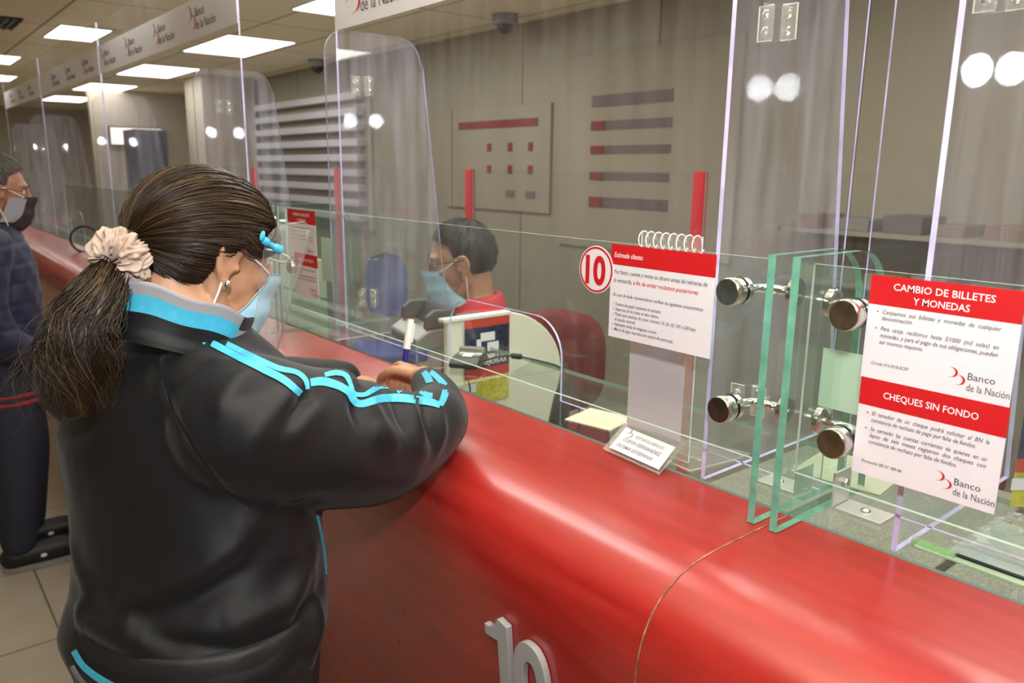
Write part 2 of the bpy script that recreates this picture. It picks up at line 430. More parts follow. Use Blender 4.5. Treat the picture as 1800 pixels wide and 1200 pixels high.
# air vent in the ceiling, left
v = thing('air_vent', (0.95, 7.0, RZ), 'dark slatted air vent in the ceiling left of the first light', 'air vent')
MB().box((0.70, 6.7, RZ-0.012), (1.0, 7.25, RZ-0.001)).build('vent_box', 'black', v)
q = MB()
for i in range(7): q.obox((0.72 + 0.045*i, 6.97, RZ-0.018), (0.003, 0, 0.006), (0, 0.27, 0), (0.004, 0, -0.002))
q.build('slats', 'grey', v)
# dome cameras on the ceiling by the wall
def dome(x, y, label):
    r = thing('security_camera', (x, y, RZ), label, 'security camera', 'ceiling security cameras')
    MB().lathe([(0.0, 0), (0.085, 0), (0.085, -0.055), (0.075, -0.065), (0, -0.065)], (x, y, RZ), (0, 0, 1), 28).build('housing', 'grey', r, smooth='auto')
    MB().ball((x, y, RZ-0.07), (0.055, 0.055, 0.055)).build('lens_dome', 'darkplastic', r, smooth=True)
dome(3.42, 4.30, 'dome security camera on ceiling above the staff wall, nearest the camera')
dome(3.48, 7.25, 'small dark security camera on ceiling, farther one near the blinds')

# ================================================================== the counter
PROF = [(1.045, 1.08), (0.92, 1.08), (0.86, 1.079), (0.82, 1.075), (0.785, 1.066), (0.755, 1.050), (0.732, 1.028), (0.716, 0.998), (0.708, 0.965),
        (0.706, 0.93), (0.708, 0.88), (0.713, 0.80), (0.722, 0.70), (0.735, 0.55), (0.755, 0.35), (0.775, 0.12)]
def spline(P, n=4):
    P = [Vector((p[0], p[1], 0)) for p in P]; out = []
    for i in range(len(P)-1):
        a = P[max(i-1, 0)]; b = P[i]; c = P[i+1]; d = P[min(i+2, len(P)-1)]
        for k in range(n):
            t = k/n
            q = 0.5*((2*b) + (c-a)*t + (2*a-5*b+4*c-d)*t*t + (-a+3*b-3*c+d)*t**3); out.append((q.x, q.y))
    out.append((P[-1].x, P[-1].y)); return out
PR = [(1.045, 1.08)] + spline(PROF[1:], 4)
def counter_seg(y0, y1, label):
    r = thing('service_counter', (0.9, (y0+y1)/2, 0), label, 'counter', 'red counter sections')
    g = 0.0012
    b = MB(); n = len(PR); ys = (y0 + g, y1 - g)
    vs = [(x, y, z) for y in ys for (x, z) in PR]
    fs = [(i, i+1, n+i+1, n+i) for i in range(n-1)]
    b.add(vs, fs)
    inner = [(x + 0.018, z) for (x, z) in PR]
    # closed end caps (full solid) so the body has thickness
    cap = [(x, z) for (x, z) in PR] + [(1.045, 0.12)]
    m = len(cap)
    b.add([(x, ys[0], z) for (x, z) in cap], [tuple(range(m))]); b.add([(x, ys[1], z) for (x, z) in cap], [tuple(reversed(range(m)))])
    b.build('curved_front', 'red', r, smooth='auto', fixn=False)
    MB().box((1.03, y0+g, 0.12), (1.05, y1-g, 1.0725)).build('back_panel', 'cream', r)
    MB().box((0.83, y0+g, 0), (1.04, y1-g, 0.12)).build('plinth', 'darkplastic', r)
    return r
segs = [(-1.4, 0.5985, 'red laminate counter section nearest the camera, right of the joint'), (0.5985, 2.38, 'red laminate counter section with the number 10, before the woman'),
        (2.38, 4.16, 'red counter section behind the woman'), (4.16, 5.94, 'red counter section in front of the man'),
        (5.94, 9.5, 'far red counter section beyond the man')]
csegs = [counter_seg(*s) for s in segs]
# pale joint line at each seam belongs to the left neighbour
for (yy, par) in ((0.5985, csegs[1]), (2.38, csegs[2]), (4.16, csegs[3])):
    jb = MB(); off = [(x-0.0006, z+0.0006) for (x, z) in PR]; n = len(off)
    jb.add([(x, y, z) for y in (yy-0.0014, yy+0.0014) for (x, z) in off], [(i, i+1, n+i+1, n+i) for i in range(n-1)])
    jb.build('joint_line', pbr('joint_filler', (0.28, 0.14, 0.08), 0.7, noise=0.6, nscale=60), par)
# the number 10 in thick grey acrylic on the front
nb = thing('counter_number', (0.70, 0.85, 0.8), 'thick grey number 10 fixed to the red counter front', 'number sign')
def face_x(z):
    for (a, b) in zip(PR, PR[1:]):
        if min(a[1], b[1]) <= z <= max(a[1], b[1]) and a[1] != b[1]:
            return a[0] + (b[0]-a[0])*(z-a[1])/(b[1]-a[1])
    return 0.71
def digit(poly, holes, name):
    bm = bmesh.new()
    def ring(P): return [bm.verts.new((0, -p[0], p[1])) for p in P]
    o_ = ring(poly); es = [bm.edges.new((o_[i], o_[(i+1) % len(o_)])) for i in range(len(o_))]
    for h in holes:
        hh = ring(h); es += [bm.edges.new((hh[i], hh[(i+1) % len(hh)])) for i in range(len(hh))]
    bmesh.ops.triangle_fill(bm, use_beauty=True, edges=es)
    g_ = bmesh.ops.extrude_face_region(bm, geom=bm.faces[:])
    for v_ in g_['geom']:
        if isinstance(v_, bmesh.types.BMVert): v_.co.x -= 0.012
    for v_ in bm.verts:
        v_.co += Vector((0, 0.917, 0.748)); v_.co.x += face_x(v_.co.z) - 0.001
        v_.co -= ORG[nb.name]
    bmesh.ops.recalc_face_normals(bm, faces=bm.faces)
    me = bpy.data.meshes.new(name); bm.to_mesh(me); bm.free(); me.materials.append(M['digit'])
    o = bpy.data.objects.new(name, me); col.objects.link(o); o.parent = nb
    bv = o.modifiers.new('bevel', 'BEVEL'); bv.width = 0.0015; bv.segments = 2
H = 0.150
one = [(0.0, H*0.83), (0.012, H*0.83), (0.026, H*0.88), (0.036, H*1.0), (0.060, H*0.97), (0.060, 0), (0.034, 0), (0.034, H*0.72), (0.022, H*0.71), (0.002, H*0.70)]
def ell(cx, cz, a, b, n=36, e=2.3):
    return [(cx + a*math.copysign(abs(math.cos(2*PI*i/n))**(2/e), math.cos(2*PI*i/n)), cz + b*math.copysign(abs(math.sin(2*PI*i/n))**(2/e), math.sin(2*PI*i/n))) for i in range(n)]
digit(one, [], 'digit_one')
digit(ell(0.113, H*0.46, 0.041, H*0.50), [ell(0.113, H*0.44, 0.017, H*0.30)], 'digit_zero')

# ---------------------------------------------------------------- glass worktop and lower desk behind the counter
def shelf(y0, y1, label):
    r = MB().box((1.047, y0+0.002, 1.0735), (1.38, y1-0.002, 1.0835), mis=(0, 0, 1, 1, 1, 1)).build('glass_shelf', ['glass', 'shelfedge'], None, loc=(1.2, (y0+y1)/2, 1.0735))
    return tag(r, label, 'glass shelf', 'glass worktops on the staff side')
shelf(-1.4, 0.5985, 'greenish glass worktop behind the panel with two notices, right of the glass slabs')
shelf(0.5985, 2.38, 'greenish glass worktop of window ten, carrying the scanner and name plate')
shelf(2.38, 4.16, 'greenish glass worktop behind the woman, left of window ten')
shelf(4.16, 5.94, 'greenish glass worktop of the window beside the man')
shelf(5.94, 9.5, 'farthest greenish glass worktop')
def desk(y0, y1, label):
    r = thing('staff_desk', (1.4, (y0+y1)/2, 0), label, 'desk', 'staff desks')
    xe = 2.3 if y1 < 0.61 else 1.42
    MB().box((1.052, y0, 0.73), (xe, y1, 0.76)).build('desktop', 'speckle', r, bevel=0.003)
    for yy in (y0+0.02, y1-0.05): MB().box((1.08, yy, 0.0), (1.40, yy+0.03, 0.73)).build('side_panel', 'cream', r)
    return r
desk(-1.3, 0.60, 'speckled grey desk low behind the nearest counter section')
desk(0.62, 1.90, 'speckled grey desk under the glass worktop of window ten')
r_ = thing('side_desk', (1.85, 0.92, 0), 'speckled grey desk return deep behind the glass fins', 'desk', 'staff desks')
MB().box((1.43, 0.62, 0.73), (2.30, 1.22, 0.76)).build('desktop', 'speckle', r_, bevel=0.003)
MB().box((1.46, 0.66, 0), (2.26, 0.69, 0.73)).build('side_panel', 'cream', r_)
desk(2.80, 4.1, 'speckled grey desk in front of the far clerk positions')
desk(4.2, 5.9, 'speckled grey desk beyond, opposite the man')

# ---------------------------------------------------------------- green edged glass fins
def fin(yc, label, logo=False):
    th = 0.012; x0, x1, z0, z1 = 0.975, 1.235, 1.081, 1.487
    r = 0.09
    poly = [(x0, z0), (x1, z0)] + [(x1 - r + r*math.cos(a), z1 - r + r*math.sin(a)) for a in [0.5*PI*i/8 for i in range(9)]] + [(x0, z1)]
    o = MB().prism([(p[0], p[1]) for p in poly], (0, yc - th/2, 0), (1, 0, 0), (0, 0, 1), (0, th, 0), 0, 1).build('glass_fin', ['glass', 'glassedge'], None, loc=(1.05, yc, z0), fixn=True)
    tag(o, label, 'glass panel', 'glass fins between the windows')
    if logo:
        t = MB()
        text_mesh(t, 'TEMPLEX', (1.012, yc - th/2 - 0.0006, 1.145), 0.011, (1, 0, 0), (0, 0, 1))
        c = Vector((1.078, yc - th/2 - 0.0006, 1.149))
        for (dx, dz, q_) in ((0, 0, 0.0085), (0, 0, 0.005)):
            a = [c + Vector((q_, 0, 0)), c + Vector((0, 0, q_)), c - Vector((q_, 0, 0)), c - Vector((0, 0, q_))]
            b = [c + (p - c)*0.8 for p in a]
            t.add(a+b, [(i, (i+1) % 4, 4+(i+1) % 4, 4+i) for i in range(4)])
        lo = t.build('etched_mark', 'inkwhite', None, loc=(1.05, yc, z0)); lo.parent = o; lo.location = (0, 0, 0)
    return o
fin(0.618, 'vertical glass fin left of the narrow gap, front left of the pair', True)
fin(0.580, 'vertical glass fin right of the narrow gap, beside the two notices')
fin(2.398, 'far vertical glass fin behind the woman face shield'); fin(2.360, 'far vertical glass fin next to the small distant notices')
fin(4.18, 'distant glass fin beyond the woman'); fin(4.14, 'distant glass fin in front of the man')

# ---------------------------------------------------------------- front glass panels
def gpanel(y0, y1, label):
    o = MB().box((0.998, y0, 1.172), (1.004, y1, 1.478), mis=(1, 1, 1, 1, 0, 0)).build('counter_screen', ['glass', 'paleedge'], None, loc=(1.0, (y0+y1)/2, 1.172))
    return tag(o, label, 'glass panel', 'low front glass panels')
gpanel(-0.95, 0.568, 'low glass panel carrying the two red and white notices')
gpanel(0.632, 2.348, 'low glass panel of window ten with round number sticker')
gpanel(2.41, 4.13, 'low glass panel behind the woman head'); gpanel(4.19, 5.9, 'low glass panel beside the man')

# stainless standoffs: flat cap, washer, bent rod to the fin
def standoff(y, z, sgn, finy, label):
    r = thing('glass_standoff', (0.99, y, z), label, 'glass clamp', 'steel glass clamps')
    R = 0.0215
    MB().lathe([(0, -0.024), (R*0.93, -0.024), (R, -0.022), (R, -0.010), (R*0.96, -0.009)], (1.0, y, z), (1, 0, 0), 40).build('cap_rim', 'steel', r, smooth='auto')
    MB().lathe([(0, -0.0246), (R*0.9, -0.0246), (R*0.9, -0.024)], (1.0, y, z), (1, 0, 0), 40).build('cap_face', 'steelcap', r)
    MB().lathe([(0, -0.009), (R*1.0, -0.009), (R*1.0, -0.0028), (0, -0.0028)], (1.0, y, z), (1, 0, 0), 32).build('washer', 'steel', r, smooth='auto')
    MB().lathe([(0, 0.0048), (R*0.98, 0.0048), (R*0.98, 0.014), (R*0.45, 0.017), (0, 0.017)], (1.0, y, z), (1, 0, 0), 32).build('rear_washer', 'steel', r, smooth='auto')
    yf = finy - sgn*0.007                                      # face of the fin
    xb = 1.062
    pts = [(1.015, y, z)] + [(xb - 0.022 + 0.022*math.sin(a), y + sgn*(0.022 - 0.022*math.cos(a)), z) for a in [0.5*PI*i/7 for i in range(8)]] + [(xb, yf - sgn*0.012, z)]
    MB().tube(pts, 0.0068, 16).build('rod', 'chrome', r, smooth=True)
    d = Vector((0, sgn, 0))
    MB().lathe([(0, -0.014), (0.010, -0.014), (R*0.9, -0.010), (R*0.98, -0.008), (R*0.98, 0), (0, 0)], (xb, yf, z), d, 32).build('fin_washer', 'steel', r, smooth='auto')
    return r
standoff(0.690, 1.425, -1, 0.618, 'upper round steel clamp left of the glass fins')
standoff(0.691, 1.241, -1, 0.618, 'lower round steel clamp left of the glass fins')
standoff(0.507, 1.417, 1, 0.580, 'upper round steel clamp beside the exchange notice')
standoff(0.506, 1.239, 1, 0.580, 'lower round steel clamp beside the cheque notice')
standoff(2.47, 1.425, -1, 2.398, 'upper steel clamp on the far fins behind the woman'); standoff(2.286, 1.3, 1, 2.360, 'dark round clamp beside the distant notices')
# steel foot bracket of the fins
r = thing('foot_bracket', (1.14, 0.53, 1.084), 'steel angle bracket with bolt holding the glass fin to the shelf', 'bracket')
MB().box((1.112, 0.487, 1.0842), (1.162, 0.560, 1.0892)).build('foot_plate', 'satin', r, bevel=0.001)
MB().box((1.112, 0.562, 1.0842), (1.162, 0.5665, 1.145)).build('upright_plate', 'satin', r, bevel=0.001)
MB().lathe([(0.008, 0), (0.0075, 0.002), (0.004, 0.0042), (0, 0.0048)], (1.137, 0.522, 1.0892), (0, 0, 1), 20).build('bolt', 'chrome', r, smooth=True)
MB().lathe([(0.008, 0), (0.008, 0.006), (0.006, 0.008), (0, 0.008)], (1.137, 0.562, 1.125), (0, -1, 0), 6).build('bolt', 'steel', r)
r = thing('foot_bracket', (1.14, 0.66, 1.084), 'steel angle bracket on the left side of the glass fins', 'bracket')
MB().box((1.112, 0.632, 1.0842), (1.162, 0.700, 1.0892)).build('foot_plate', 'satin', r, bevel=0.001)
MB().box((1.112, 0.6265, 1.0842), (1.162, 0.631, 1.13)).build('upright_plate', 'satin', r, bevel=0.001)
MB().lathe([(0.008, 0), (0.0075, 0.002), (0.004, 0.0042), (0, 0.0048)], (1.137, 0.672, 1.0892), (0, 0, 1), 20).build('bolt', 'chrome', r, smooth=True)

# ---------------------------------------------------------------- acrylic dividers
def arc_pts(cx, cz, r, a0, a1, n=8): return [(cx + r*math.cos(a0 + (a1-a0)*i/n), cz + r*math.sin(a0 + (a1-a0)*i/n)) for i in range(n+1)]
def divider(yc, label, ztop=1.985, edge='acredge', far=False, x0=1.052, grp='acrylic dividers', tilt=0.9):
    th = 0.0075; z0 = 1.0842
    poly = [(x0, z0), (1.485, z0), (1.45, 1.30), (1.385, ztop - 0.085)] + arc_pts(1.30, ztop - 0.075, 0.075, 0.12, PI/2, 7) + arc_pts(x0 + 0.07, ztop - 0.07, 0.07, PI/2, PI, 7)
    r = thing('acrylic_divider', (1.17, yc, z0), label, 'acrylic divider', grp)
    MB().prism(poly, (0, yc - th/2, 0), (1, 0, 0), (0, 0, 1), (0, th, 0), 0, 1).build('sheet', ['acrylic', edge], r, fixn=True)
    if tilt:
        r.rotation_euler = (0, 0, math.radians(tilt))
    if not far:
        for z in (1.835, 1.203):
            bracket(r, yc, z, -1); bracket(r, yc, z, 1)
    return r
def bracket(r, yc, z, s):
    # one leg on the divider, the other on the cross sheet, two screws each
    h = 0.027; L = 0.030
    b = MB().box((1.1665-0.0035, min(yc+s*0.003, yc+s*L), z-h), (1.1665, max(yc+s*0.003, yc+s*L), z+h)) if s > 0 else MB().box((1.1735, yc-L, z-h), (1.177, yc-0.003, z+h))
    if s > 0: b.box((1.1665-L, yc+0.003, z-h), (1.1665, yc+0.0065, z+h))
    else: b.box((1.1735, yc-0.0065, z-h), (1.1735+L, yc-0.003, z+h))
    o = b.build('corner_bracket', ['bracket'], r, bevel=0.003)
    e = MB()
    x = 1.163 if s > 0 else 1.177; ya = yc+s*0.004; yb = yc+s*L
    e.tube([(x, ya, z-h), (x, yb, z-h), (x, yb, z+h), (x, ya, z+h)], 0.0014, 6)
    e.build('bracket_rim', 'bracketedge', o)
    sc_ = MB()
    for dz in (-0.013, 0.013):
        sc_.lathe([(0.0065, 0), (0.006, 0.003), (0.003, 0.005), (0, 0.0055)], (1.163 if s > 0 else 1.177, yc + s*0.017, z+dz), (-s, 0, 0), 14)
        sc_.lathe([(0.0065, 0), (0.006, 0.003), (0.003, 0.005), (0, 0.0055)], (1.150 if s > 0 else 1.19, yc + s*0.0066, z+dz), (0, s, 0), 14)
    sc_.build('screws', 'chrome', o, smooth=True)
divider(0.768, 'tall clear divider with screwed corner bracket left of the glass fins')
divider(0.440, 'tall clear divider at the right edge of the photo with bright glare', edge='acredge')
divider(2.147, 'tall round topped clear divider in mid picture between two glare spots')
divider(3.31, 'round topped clear divider above the woman head, left of the banner gap')
divider(5.10, 'clear divider with bright glare left above the woman hair', ztop=2.0, far=True)
divider(7.25, 'far clear divider beside the man face', ztop=1.98, far=True)
divider(8.3, 'farthest clear divider at the left edge of the photo', ztop=1.95, far=True)

# ---------------------------------------------------------------- hanging cross sheets with banner
YA0, YA1 = 0.617, 2.298
def cross_sheet(y0, y1, zt, zb, label, arch=None, near=False):
    r = thing('acrylic_screen', (1.17, (y0+y1)/2, 1.0842), label, 'acrylic screen', 'tall acrylic screens along the counter')
    th = 0.005; z0 = 1.0842
    poly = [(y0, z0)]
    if arch:
        a0, a1, hz, rr = arch
        poly += [(a0, z0), (a0, hz-rr)] + arc_pts(a0+rr, hz-rr, rr, PI, PI/2, 7) + arc_pts(a1-rr, hz-rr, rr, PI/2, 0, 7) + [(a1, z0)]
    poly += [(y1, z0), (y1, zt), (y0, zt)]
    MB().prism(poly, (1.17 - th/2, 0, 0), (0, 1, 0), (0, 0, 1), (th, 0, 0), 0, 1).build('sheet', ['sheet', 'acredge'], r, fixn=True)
    return r
def banner(par, y0, y1, zb, h, logos):
    x = 1.1655
    MB().box((x, y0, zb), (x+0.0015, y1, zb+h)).build('banner_strip', pbr('banner_white', (0.88, 0.88, 0.9), 0.4), par)
    rd = MB(); tx = MB()
    for ly in logos:
        swoosh(rd, (x-0.0008, ly, zb+h*0.5), h*0.62)
        text_mesh(tx, 'Banco', (x-0.0008, ly-0.052, zb+h*0.55), h*0.33, (0, -1, 0), (0, 0, 1), sx=0.95)
        text_mesh(tx, 'de la Nación', (x-0.0008, ly-0.052, zb+h*0.22), h*0.33, (0, -1, 0), (0, 0, 1), sx=0.95)
    if logos:
        rd.build('logo', 'signred', par); tx.build('lettering', 'ink', par)
def swoosh(mb, c, s, right=(0, -1, 0), up=(0, 0, 1), mi=0):
    """two red crescents climbing to the right, as in the bank's emblem"""
    c = Vector(c); R_ = Vector(right); U_ = Vector(up)
    for (ox, oz) in ((-0.30, 0.28), (0.16, -0.12)):
        n = 12; top = []; bot = []
        for i in range(n+1):
            t = i/n
            # outer curve: comes in from upper left, bulges right, tails to lower left
            ang = 1.75 - 3.0*t
            top.append(Vector((ox + 0.40*math.cos(ang), oz + 0.30*math.sin(ang)*1.05)))
            bot.append(Vector((ox - 0.10 + 0.36*math.cos(ang), oz + 0.02 + 0.27*math.sin(ang)*1.15 - 0.02)))
        top[0] = Vector((ox-0.16, oz+0.33)); bot[0] = top[0]
        top[-1] = Vector((ox-0.22, oz-0.36)); bot[-1] = top[-1]
        P = [c + R_*(p.x*s) + U_*(p.y*s) for p in top + bot]
        mb.add(P, [(i, i+1, n+1+i+1, n+1+i) for i in range(n)], mi)
a = cross_sheet(YA0, YA1, 2.30, 0, 'tall acrylic screen of window ten with arched slot and end of banner', arch=(1.255, 1.70, 1.27, 0.09))
banner(a, 0.70, YA1-0.002, 2.006, 0.152, [2.185, 1.64, 1.095])
a = cross_sheet(-0.6, 0.578, 2.30, 0, 'tall acrylic screen right of the glass fins, crossing the notices')
banner(a, -0.5, 0.5, 2.10, 0.152, [])
LG = [3.62 + 0.545*i for i in range(14)]
for (y0, y1, lb) in ((3.09, 5.345, 'acrylic screen with bank banner above the woman head'), (5.36, 7.40, 'acrylic screen with bank banner left of the first far joint'),
                     (7.415, 9.45, 'farthest acrylic screen with small repeated bank banner')):
    a = cross_sheet(y0, y1, 2.42, 0, lb, arch=(y0 + 0.95, y0 + 1.4, 1.27, 0.09))
    banner(a, y0+0.002, y1-0.002, 2.13, 0.155, [l for l in LG if y0 + 0.3 < l < y1 - 0.02])

# ---------------------------------------------------------------- notices
RT = (0, -1, 0); UP = (0, 0, 1)
def notice(y0, z1, w_, h_, x, name, label, heads, body, foot=None, logo=True, hh=0.28, small=False):
    """card on the glass: y0 = left edge, z1 = top"""
    r = thing(name, (x, y0 - w_/2, z1 - h_), label, 'notice')
    MB().box((x-0.0008, y0-w_, z1-h_), (x, y0, z1-h_*hh+0.0005)).build('card', 'paper', r)
    MB().box((x-0.0009, y0-w_, z1-h_*hh), (x, y0, z1)).build('red_header', 'signred', r)
    xs = x - 0.0012
    t = MB(); k = MB(); red = MB()
    for (s, ry, sz, wd, al, sh, bd) in heads:
        xx = y0 - w_*0.5 if al == 'CENTER' else y0 - 0.008
        text_mesh(t, s, (xs, xx, z1 - h_*ry), sz, RT, UP, width=wd, bold=bd, align=al, shear=sh)
    t.build('heading', 'inkwhite', r)
    for (s, rx, ry, sz, wd, colr, bd) in body:
        text_mesh(red if colr == 'r' else k, s, (xs, y0 - w_*rx, z1 - h_*ry), sz, RT, UP, width=wd*w_ if wd else None, bold=bd + 0.005, shear=0.25, sx=0.9)
        
    if logo:
        swoosh(red, (xs, y0 - w_*0.655, z1 - h_*0.83), 0.020)
        text_mesh(k, 'Banco', (xs, y0 - w_*0.73, z1-h_*0.83), 0.0125, RT, UP, width=0.030)
        text_mesh(k, 'de la Nación', (xs, y0 - w_*0.73, z1-h_*0.93), 0.0125, RT, UP, width=0.047)
    if k.v: k.build('printed_text', 'ink', r)
    if red.v: red.build('red_print', 'signred', r)
    return r
def bullet(l): return l
XG = 0.9975
notice(0.485, 1.4725, 0.178, 0.136, XG, 'exchange_notice', 'upper red and white notice about exchanging bank notes and coins',
  [('CAMBIO DE BILLETES', 0.125, 0.0125, 0.118, 'CENTER', 0, 0.01), ('Y MONEDAS', 0.235, 0.0125, 0.066, 'CENTER', 0, 0.01)],
  [('•', 0.07, 0.365, 0.009, None, 'r', 0), ('Canjeamos  sus  billetes  y  monedas  de  cualquier', 0.11, 0.36, 0.0078, 0.78, 'k', 0), ('denominación.', 0.11, 0.42, 0.0078, 0.22, 'k', 0),
   ('•', 0.07, 0.525, 0.009, None, 'r', 0), ('Para  canje,  recibimos  hasta  S/1000  (mil  soles)  en', 0.11, 0.52, 0.0078, 0.78, 'k', 0), ('monedas, y para el pago de sus obligaciones, pueden', 0.11, 0.585, 0.0078, 0.78, 'k', 0), ('ser montos mayores.', 0.11, 0.65, 0.0078, 0.31, 'k', 0),
   ('Circular 016-2018-BCRP', 0.07, 0.86, 0.006, 0.27, 'k', 0)])
notice(0.4835, 1.3365, 0.178, 0.1335, XG, 'cheque_notice', 'lower red and white notice about cheques without funds',
  [('CHEQUES SIN FONDO', 0.175, 0.0125, 0.115, 'CENTER', 0, 0.01)],
  [('•', 0.07, 0.375, 0.009, None, 'r', 0), ('El  tenedor  de  un  cheque  podrá  solicitar  al  BN  la', 0.11, 0.37, 0.0078, 0.80, 'k', 0), ('constancia de rechazo de pago por falta de fondos.', 0.11, 0.435, 0.0078, 0.72, 'k', 0),
   ('•', 0.07, 0.535, 0.009, None, 'r', 0), ('Se  cerrarán  las  cuentas  corrientes  de  quienes  en  un', 0.11, 0.53, 0.0078, 0.80, 'k', 0), ('lapso  de  seis  meses  registren  dos  cheques  con', 0.11, 0.595, 0.0078, 0.80, 'k', 0), ('constancia de rechazo por falta de fondos.', 0.11, 0.66, 0.0078, 0.62, 'k', 0),
   ('Resolución SBS N° 089-98', 0.07, 0.87, 0.006, 0.30, 'k', 0)])
notice(0.949, 1.4755, 0.221, 0.164, XG, 'client_notice', 'white notice with red top addressed to clients, beside the round number ten',
  [('Estimado cliente:', 0.135, 0.0125, 0.066, 'LEFT', 0.2, 0.008)],
  [('Por favor, cuente y revise su dinero antes de retirarse de', 0.04, 0.31, 0.0105, 0.90, 'k', 0), ('la ventanilla, ', 0.04, 0.40, 0.0105, 0.19, 'k', 0), ('a fin de evitar reclamos posteriores', 0.245, 0.40, 0.0105, 0.62, 'r', 0.006),
   ('En caso de duda, recomendamos verificar las siguientes características:', 0.04, 0.55, 0.0082, 0.88, 'k', 0)] +
  [('•', 0.04, 0.655 + 0.055*i, 0.009, None, 'r', 0) for i in (0, 1, 2, 4, 5)] +
  [(s, 0.065, 0.65 + 0.055*i, 0.0082, wd, 'k', 0) for i, (s, wd) in enumerate((('Textura de papel: resistente al estirarlo.', 0.47), ('Aspereza de las tintas en alto relieve.', 0.45), ('Tintas que cambian de color: número 10, 20, 50, 100 o 200 bajo', 0.80),
   ('el escudo nacional.', 0.22), ('Impresión nítida de imágenes y texto.', 0.44), ('Marca de agua: reproducción exacta del personaje.', 0.60)))], logo=False, hh=0.215)
# far copies seen small
n1 = [('CAMBIO DE BILLETES', 0.125, 0.0125, 0.118, 'CENTER', 0, 0.01), ('Y MONEDAS', 0.235, 0.0125, 0.066, 'CENTER', 0, 0.01)]
bl = [('Canjeamos sus billetes y monedas de cualquier', 0.11, 0.38, 0.0078, 0.78, 'k', 0), ('denominación.', 0.11, 0.45, 0.0078, 0.22, 'k', 0), ('Para canje, recibimos hasta S/1000 (mil soles) en', 0.11, 0.54, 0.0078, 0.78, 'k', 0), ('monedas, y para el pago de sus obligaciones, pueden', 0.11, 0.61, 0.0078, 0.78, 'k', 0)]
notice(2.325, 1.475, 0.192, 0.146, XG, 'exchange_notice', 'small distant exchange notice just right of the face shield', n1, bl)
notice(2.290, 1.345, 0.160, 0.130, XG, 'cheque_notice', 'small distant cheque notice below the distant exchange notice', [('CHEQUES SIN FONDO', 0.175, 0.0125, 0.112, 'CENTER', 0, 0.01)], bl)
# round number sticker
r = thing('number_sticker', (XG, 0.973, 1.426), 'round white sticker with red ring and red number 10 on the glass', 'number sticker')
c = (XG-0.001, 0.984, 1.4265)
MB().lathe([(0, 0.0012), (0.0425, 0.0012), (0.0425, 0), (0, 0)], c, (-1, 0, 0), 64).build('disc', 'paper', r)
MB().lathe([(0.0372, 0.0016), (0.0408, 0.0016), (0.0408, 0.001), (0.0372, 0.001)], c, (-1, 0, 0), 64).build('red_ring', 'signred', r)
t = MB(); text_mesh(t, '10', (XG-0.0032, 0.9845, 1.4265-0.0245), 0.069, RT, UP, width=0.050, bold=0.035, align='CENTER'); t.build('red_digits', 'signred', r)
# the disc is round; the glass is seen at a slant
# ================================================================== things on the staff side
def q4(mb, P, mi=0): mb.add(P, [(0, 1, 2, 3)], mi)
# name plate: clear wedge with a printed card, standing on the shelf edge
r = thing('name_plate', (1.06, 0.92, 1.083), 'clear wedge name plate with printed card at the shelf edge', 'name plate')
nu = Vector((1.118, 0.995, 0)) - Vector((1.018, 0.969, 0))     # not square to the counter
A = Vector((1.018, 0.972, 1.0855)); B = Vector((1.004, 0.822, 1.0855)); Cc = Vector((1.078, 0.825, 1.122)); D = Vector((1.094, 0.985, 1.122))
ba = Vector((1.125, 1.000, 1.0855)); bb = Vector((1.110, 0.820, 1.0855))
up_ = Vector((0, 0, 0.002))
MB().add([A, B, Cc, D, A+up_, B+up_, Cc+up_, D+up_], [(0,1,2,3), (7,6,5,4), (0,4,5,1), (1,5,6,2), (2,6,7,3), (3,7,4,0)]).add([D, Cc, bb, ba, D+Vector((.002,0,0)), Cc+Vector((.002,0,0)), bb+Vector((.002,0,0)), ba+Vector((.002,0,0))], [(0,1,2,3), (7,6,5,4)]).build('holder', 'bracket', r)
n_ = (B-A).cross(D-A).normalized(); n_ = n_ if n_.z > 0 else -n_
def onplate(u, v, h=0.004): return A + (B-A)*u + (D-A)*v + n_*h
cm = MB(); q4(cm, [onplate(.10, .08), onplate(.97, .08), onplate(.97, .80), onplate(.10, .80)]); cm.v += [tuple(Vector(p) - n_*0.0008) for p in cm.v[:4]]; cm.f += [(7,6,5,4), (0,4,5,1), (1,5,6,2), (2,6,7,3), (3,7,4,0)]; cm.m += [0]*5
cm.build('card', 'paper', r)
rt_ = (B-A).normalized(); up2 = n_.cross(rt_).normalized()
t = MB()
text_mesh(t, 'GESTOR DE SERVICIO', onplate(.34, .60, .0048), 0.010, rt_, up2, width=0.075)
text_mesh(t, 'CUEVA FERNANDEZ', onplate(.20, .40, .0048), 0.012, rt_, up2, width=0.098, bold=0.01)
text_mesh(t, 'FATIMA ESTEFANIA', onplate(.17, .20, .0048), 0.012, rt_, up2, width=0.095, bold=0.01)
swoosh(t, onplate(.22, .64, .0048), 0.022, rt_, up2)
t.build('printed_text', 'grey', r)

